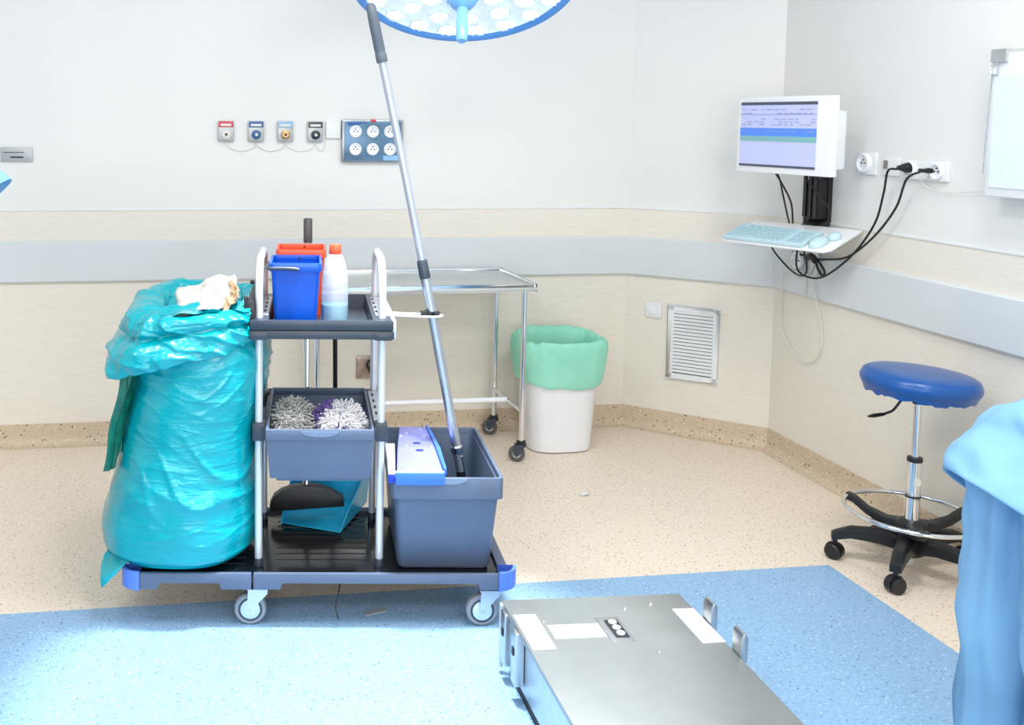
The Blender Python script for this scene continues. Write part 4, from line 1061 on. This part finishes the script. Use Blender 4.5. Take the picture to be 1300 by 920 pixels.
def fingers(J, E, side, wrist, palm_dir, curl):
    w_ = V(wrist); d = V(palm_dir).normalized(); s_ = d.cross(V((0,1,0)))
    s_ = s_.normalized() if s_.length > .1 else V((1,0,0)); c_ = V(curl)
    J['palm'+side] = (tuple(w_+d*.05), (.034,.018)); E.append(('wrist'+side, 'palm'+side))
    for i, L_ in enumerate((.075,.085,.08,.062)):
        b_ = w_+d*.085+s_*(.022*(i-1.5)); a1 = b_+d*L_*.45+c_*.008; a2 = b_+d*L_*.9+c_*.03
        for n_, q, r in (('k',b_,.0095),('m',a1,.0085),('t',a2,.007)): J['f%s%d%s' % (n_, i, side)] = (tuple(q), r)
        E += [('palm'+side,'fk%d%s' % (i,side)),('fk%d%s' % (i,side),'fm%d%s' % (i,side)),('fm%d%s' % (i,side),'ft%d%s' % (i,side))]
    b_ = w_+d*.03-s_*.038; J['th1'+side] = (tuple(b_+c_*.01), .011); J['th2'+side] = (tuple(b_+d*.035-s_*.012+c_*.02), .009)
    E += [('palm'+side,'th1'+side),('th1'+side,'th2'+side)]
# right: someone bending forward at the right edge of the photo
PR = (V((1.815, 1.809, 0)), -.1442)
t = person('person in loose light blue scrubs bending forward at the right photo edge', PR, None)
J = {'pel': ((.03,0,.80),(.12,.13)), 'waist': ((.17,0,.88),(.11,.12)), 'chest': ((.40,0,.93),(.12,.14)), 'neck': ((.58,0,.96),.055), 'head0': ((.64,0,.97),.075), 'head1': ((.73,0,.965),.095), 'head2': ((.80,0,.955),.07)}
E = [('pel','waist'),('waist','chest'),('chest','neck'),('neck','head0'),('head0','head1'),('head1','head2')]
for s_, sg in (('L',-1),('R',1)):
    J['sh'+s_] = ((.47,sg*.16,.92),.06); J['el'+s_] = ((.52,sg*.20,.66),.042); J['wrist'+s_] = ((.60,sg*.16,.45),.027)
    E += [('chest','sh'+s_),('sh'+s_,'el'+s_),('el'+s_,'wrist'+s_)]
    J['hip'+s_] = ((.03,sg*.095,.74),.09); J['kn'+s_] = ((.06,sg*.11,.45),.058); J['an'+s_] = ((-.0,sg*.11,.09),.038); J['to'+s_] = ((.15,sg*.12,.035),.032)
    E += [('pel','hip'+s_),('hip'+s_,'kn'+s_),('kn'+s_,'an'+s_),('an'+s_,'to'+s_)]
    fingers(J, E, s_, (.60,sg*.16,.45), (.3,0,-1), (.6,-sg*.3,0))
J['nose'] = ((.735,0,.868),.012); J['chin'] = ((.665,0,.885),.03); E += [('head1','nose'),('head0','chin')]
skinned('body', J, E, SKIN, t)
def cloth_loft(rings, ph, amp, n=96):
    out = []
    for i, (bk, ft, ry) in enumerate(rings):
        bk, ft = V((bk[0],0,bk[1])), V((ft[0],0,ft[1])); c = (bk+ft)/2; a = (bk-ft)/2
        out.append((c, a, ry))
    # resample along the loft
    res = []
    for i in range(len(out)-1):
        for k_ in range(8):
            u = k_/8; u2 = u*u*(3-2*u)*.4+u*.6
            res.append((out[i][0].lerp(out[i+1][0], u2), out[i][1].lerp(out[i+1][1], u2), out[i][2]*(1-u2)+out[i+1][2]*u2))
    res.append(out[-1]); rg = []
    for i, (c, a, ry) in enumerate(res):
        row = []
        for j in range(n):
            th = 2*pi*j/n; nrm = (a.normalized()*cos(th)+V((0,1,0))*sin(th))
            p_ = c+a*cos(th)+V((0,ry*sin(th),0))
            f_ = (1-abs(noise.noise(V((p_.x*4+p_.z*5, p_.y*6, p_.z*2.5-p_.x*3+ph))))*3)*amp+noise.noise(V((cos(th)*2.5, sin(th)*2.5, i*.09+ph)))*amp*1.6
            f_ += max(0, 1-abs(noise.noise(V((p_.x*7-p_.z*9, p_.y*5, p_.z*5+p_.x*6+ph*3))))*5)*.009
            row.append(p_+nrm*f_)
        rg.append(row)
    return rg
tunic = [((-.225,.785),(.24,.47),.185), ((-.175,.83),(.23,.56),.185), ((-.125,.87),(.22,.64),.18), ((-.085,.92),(.22,.70),.18), ((-.015,.972),(.24,.74),.18), ((.10,1.01),(.31,.78),.175), ((.33,1.03),(.42,.80),.185), ((.49,1.03),(.52,.84),.19), ((.55,1.0),(.56,.91),.10), ((.57,.985),(.575,.92),.07)]
o = build('scrub_top', MB().loft(cloth_loft(tunic, 2.0, .011), False, False), SCRUB, t, smooth=0)
for p_ in o.data.polygons: p_.use_smooth = True
md = o.modifiers.new('thick', 'SOLIDIFY'); md.thickness = .004
for sg in (-1, 1):
    rg = []
    for i in range(9):
        u = i/8; c = V((.47,sg*.16,.93)).lerp(V((.51,sg*.205,.70)), u); r = .078+.02*u
        rg.append([c+V((cos(a)*r, sin(a)*r*.9, 0))*(1+.12*noise.noise(V((cos(a)*2,sin(a)*2,u*2+sg)))) for a in [2*pi*j/32 for j in range(32)]])
    build('sleeve', MB().loft(rg, True, False), SCRUB, o, smooth=60)
# pocket flap / tie on the near side
k = MB(); rg = []
for i in range(15):
    u = i/14; x = -.115+.25*u; z = .655+.10*u+.02*sin(u*3); y = -.185*math.sqrt(max(.02,1-((x-.03)/.2)**2))-.006
    rg.append([(x,y-.010*sin(a),z+.011*cos(a)*(1-.3*sin(u*5))) for a in [2*pi*j/10 for j in range(10)]])
build('tie_fold', MB().loft(rg), SCRUB, o, smooth=60)
def pants(name, parent, legs, m, ph):
    """trousers: a waist ring that splits into two leg tubes; given as leg centre lines with radii"""
    k = MB()
    for pts in legs:
        rg = []
        for i in range(len(pts)-1):
            for q in range(8):
                u = q/8; c = V(pts[i][0]).lerp(V(pts[i+1][0]), u); rx = pts[i][1]*(1-u)+pts[i+1][1]*u; ry = pts[i][2]*(1-u)+pts[i+1][2]*u
                row = []
                for j in range(48):
                    a = 2*pi*j/48; p_ = c+V((rx*cos(a), ry*sin(a), 0))
                    f_ = (1-abs(noise.noise(V((cos(a)*2.2+ph, sin(a)*2.2, p_.z*2.3))))*3)*.017+noise.noise(V((p_.x*9, p_.y*9, p_.z*4+ph)))*.012
                    row.append(p_+V((cos(a), sin(a), 0))*f_)
                rg.append(row)
        k.loft(rg, True, False)
    o = build(name, k, m, parent, smooth=0)
    for p_ in o.data.polygons: p_.use_smooth = True
    return o
pants('trousers', t, [[((.05,sg*.07,.86),.12,.10),((.035,sg*.08,.78),.15,.125),((.03,sg*.095,.65),.145,.115),((.03,sg*.105,.45),.125,.10),((.02,sg*.11,.2),.105,.095),((.01,sg*.11,.07),.10,.09)] for sg in (-1,1)], SCRUBD, 4.)
k = MB().lathe([(.02,-.11),(.07,-.085),(.1,-.03),(.108,.02),(.10,.03)], (.745,0,.975), V((-.95,0,.05)).normalized()*1, n=32)
build('surgical_cap', k, CAPM, t, smooth=60)
for sg in (-1, 1):
    k = MB(); rg = []
    for x, w_, h_ in ((-.06,.03,.05),(-.04,.045,.085),(.02,.05,.09),(.08,.052,.075),(.15,.05,.055),(.19,.03,.04)):
        rg.append([(x,sg*.115+w_*cos(a),.002+max(0,h_*(.5+.5*sin(a)))) for a in [2*pi*j/20 for j in range(20)]])
    build('clog', MB().loft(rg), SHOE, t, smooth=60)
# left: only the tip of a sleeve enters the photo
lat = V((.9897,-.143,0)); fw = V((.143,.9897,0))
PLF = (lat*(-.97)+fw*2.05, -.1442)
t = person('person in blue scrubs at the left edge, only a sleeve tip visible', PLF, None)
J = {'pel': ((0,0,.95),(.15,.10)), 'waist': ((0,0,1.1),(.13,.09)), 'chest': ((0,0,1.33),(.155,.10)), 'neck': ((0,0,1.49),.052), 'head0': ((0,.01,1.56),.07), 'head1': ((0,.01,1.65),.09), 'head2': ((0,0,1.72),.07)}
E = [('pel','waist'),('waist','chest'),('chest','neck'),('neck','head0'),('head0','head1'),('head1','head2')]
for s_, sg in (('L',-1),('R',1)):
    J['sh'+s_] = ((sg*.17,0,1.43),.055); J['el'+s_] = ((sg*.225,-.01,1.15),.040); J['wrist'+s_] = ((sg*.215,.13,.94),.026)
    E += [('chest','sh'+s_),('sh'+s_,'el'+s_),('el'+s_,'wrist'+s_)]
    J['hip'+s_] = ((sg*.09,0,.88),.085); J['kn'+s_] = ((sg*.10,.01,.48),.055); J['an'+s_] = ((sg*.10,-.01,.09),.038); J['to'+s_] = ((sg*.11,.14,.035),.032)
    E += [('pel','hip'+s_),('hip'+s_,'kn'+s_),('kn'+s_,'an'+s_),('an'+s_,'to'+s_)]
    fingers(J, E, s_, (sg*.215,.13,.94), (0,.35,-1), (-sg*.6,.4,0))
J['nose'] = ((0,.108,1.625),.012); J['chin'] = ((0,.07,1.555),.03); E += [('head1','nose'),('head0','chin')]
skinned('body', J, E, SKIN, t)
rings = []
for z, rx, ry in ((.78,.20,.15),(.95,.195,.15),(1.1,.18,.14),(1.3,.195,.135),(1.42,.185,.115),(1.47,.12,.085),(1.50,.07,.065)):
    rings.append([(0+rx*cos(a)*(1+.04*noise.noise(V((cos(a)*3,sin(a)*3,z*3)))), ry*sin(a)*(1+.06*noise.noise(V((cos(a)*3,sin(a)*3,z*3+4)))), z) for a in [2*pi*j/48 for j in range(48)]])
o = build('scrub_top', MB().loft(rings, False, False), SCRUB, t, smooth=60)
for sg in (-1, 1):
    ax_ = V((sg*.62,0,-.78)).normalized(); sd = V((sg*.78,0,.62)); c0 = V((sg*.155,0,1.468)); rg = []
    for u, r in ((-.15,.05),(.0,.07),(.4,.075),(.8,.082),(1.,.090)):
        c = c0+ax_*(.19*u)
        rg.append([c+sd*(cos(a)*r)+V((0,sin(a)*r*.9,0)) for a in [2*pi*j/28 for j in range(28)]])
    build('sleeve', MB().loft(rg, True, False), SCRUB, o, smooth=60)
pants('trousers', t, [[((sg*.075,0,.97),.12,.13),((sg*.09,0,.86),.115,.13),((sg*.10,.005,.5),.095,.10),((sg*.10,0,.1),.085,.09)] for sg in (-1,1)], SCRUBD, 9.)
k = MB().lathe([(.104,-.05),(.108,-.02),(.103,.03),(.08,.075),(.04,.095),(0,.10)], (0,-.005,1.69), (0,0,1), n=32, cap=False); build('surgical_cap', k, CAPM, t, smooth=60)
for sg in (-1, 1):
    rg = []
    for y, w_, h_ in ((-.08,.03,.05),(-.05,.045,.085),(.02,.05,.09),(.08,.052,.075),(.15,.05,.055),(.19,.03,.04)):
        rg.append([(sg*.11+w_*cos(a),y,.002+max(0,h_*(.5+.5*sin(a)))) for a in [2*pi*j/20 for j in range(20)]])
    build('clog', MB().loft(rg), SHOE, t, smooth=60)

# ---------------------------------------------------------------- light
def area(name, loc, sx_, sy_, power, col=(1,1,1), rot=(0,0,0), spread=None):
    l = bpy.data.lights.new(name, 'AREA'); l.shape = 'RECTANGLE'; l.size = sx_; l.size_y = sy_; l.energy = power; l.color = col
    if spread: l.spread = spread
    o = bpy.data.objects.new(name, l); o.location = loc; o.rotation_euler = rot; COL.objects.link(o); return o
PW = 29
for x, y in ((-1.3,1.7),(.5,2.2),(-1.2,-.2),(.9,-.2),(1.75,1.9)):
    # recessed ceiling panel: frame and diffuser
    t = thing('ceiling_light', 'square white ceiling light panel above the room', 'ceiling light', (x,y,2.96), group='ceiling light panels')
    k = MB()
    for q in (((x-.33,y-.33,2.975),(x+.33,y-.30,3.0)),((x-.33,y+.30,2.975),(x+.33,y+.33,3.0)),((x-.33,y-.3,2.975),(x-.30,y+.3,3.0)),((x+.30,y-.3,2.975),(x+.33,y+.3,3.0))): k.box(*q)
    build('frame', k, WHITE, t)
    k = MB().box((x-.30,y-.30,2.985),(x+.30,y+.30,2.995)); build('diffuser', k, WHITE, t)
    area('panel_light', (x,y,2.965), .6, .6, PW, (1,.96,.905))
def spot(name, loc, to, power, ang, blend, rad, col):
    l = bpy.data.lights.new(name, 'SPOT'); l.energy = power; l.spot_size = ang; l.spot_blend = blend; l.shadow_soft_size = rad; l.color = col
    o = bpy.data.objects.new(name, l); o.location = loc; COL.objects.link(o)
    o.rotation_euler = (V(to)-V(loc)).to_track_quat('-Z', 'Y').to_euler(); return o
spot('surgical_light', (.62,2.72,2.9), (.47,2.42,0), 600, R(38), .3, .12, (.95,.975,1.))
spot('visible_lamp_light', tuple(LC+ln*.05), tuple(LC+ln*2), 8, R(95), .8, .25, (.96,.98,1.))
area('added_front_fill', (.2,-2.1,1.35), 3.6, 1.5, 80, (1,.965,.925), (R(90),0,0))  # unseen soft fill added behind the camera to brighten the fronts of things
wd = bpy.data.worlds.new('world'); S.world = wd; wd.use_nodes = True
wd.node_tree.nodes['Background'].inputs[0].default_value = (.8,.85,.9,1); wd.node_tree.nodes['Background'].inputs[1].default_value = .3

# ---------------------------------------------------------------- camera
f_, p_, r_, a_, cx_, cy_ = 1289.85, .0844, .0081, .1442, 406.9, 260.83
Fv = V((0, cos(p_), -sin(p_))); u_ = V((0, sin(p_), cos(p_))); x_ = V((1,0,0))
Xv = x_*cos(r_)+u_*sin(r_); Uv = x_*-sin(r_)+u_*cos(r_)
RM = Matrix.Rotation(-a_, 3, 'Z')
Fv, Xv, Uv = RM @ Fv, RM @ Xv, RM @ Uv
cam = bpy.data.cameras.new('camera'); co = bpy.data.objects.new('camera', cam); COL.objects.link(co)
M4 = Matrix.Identity(4)
for i in range(3):
    M4[i][0] = Xv[i]; M4[i][1] = Uv[i]; M4[i][2] = -Fv[i]
M4[2][3] = 1.5
co.matrix_world = M4
cam.sensor_width = 36; cam.sensor_fit = 'HORIZONTAL'; cam.lens = f_*36/1300
cam.shift_x = (650-cx_)/1300; cam.shift_y = (cy_-460)/1300; cam.clip_start = .05
S.camera = co
S.view_settings.view_transform = 'Standard'; S.view_settings.look = 'None'; S.view_settings.gamma = 1; S.view_settings.use_curve_mapping = False
S.view_settings.exposure = 0.0
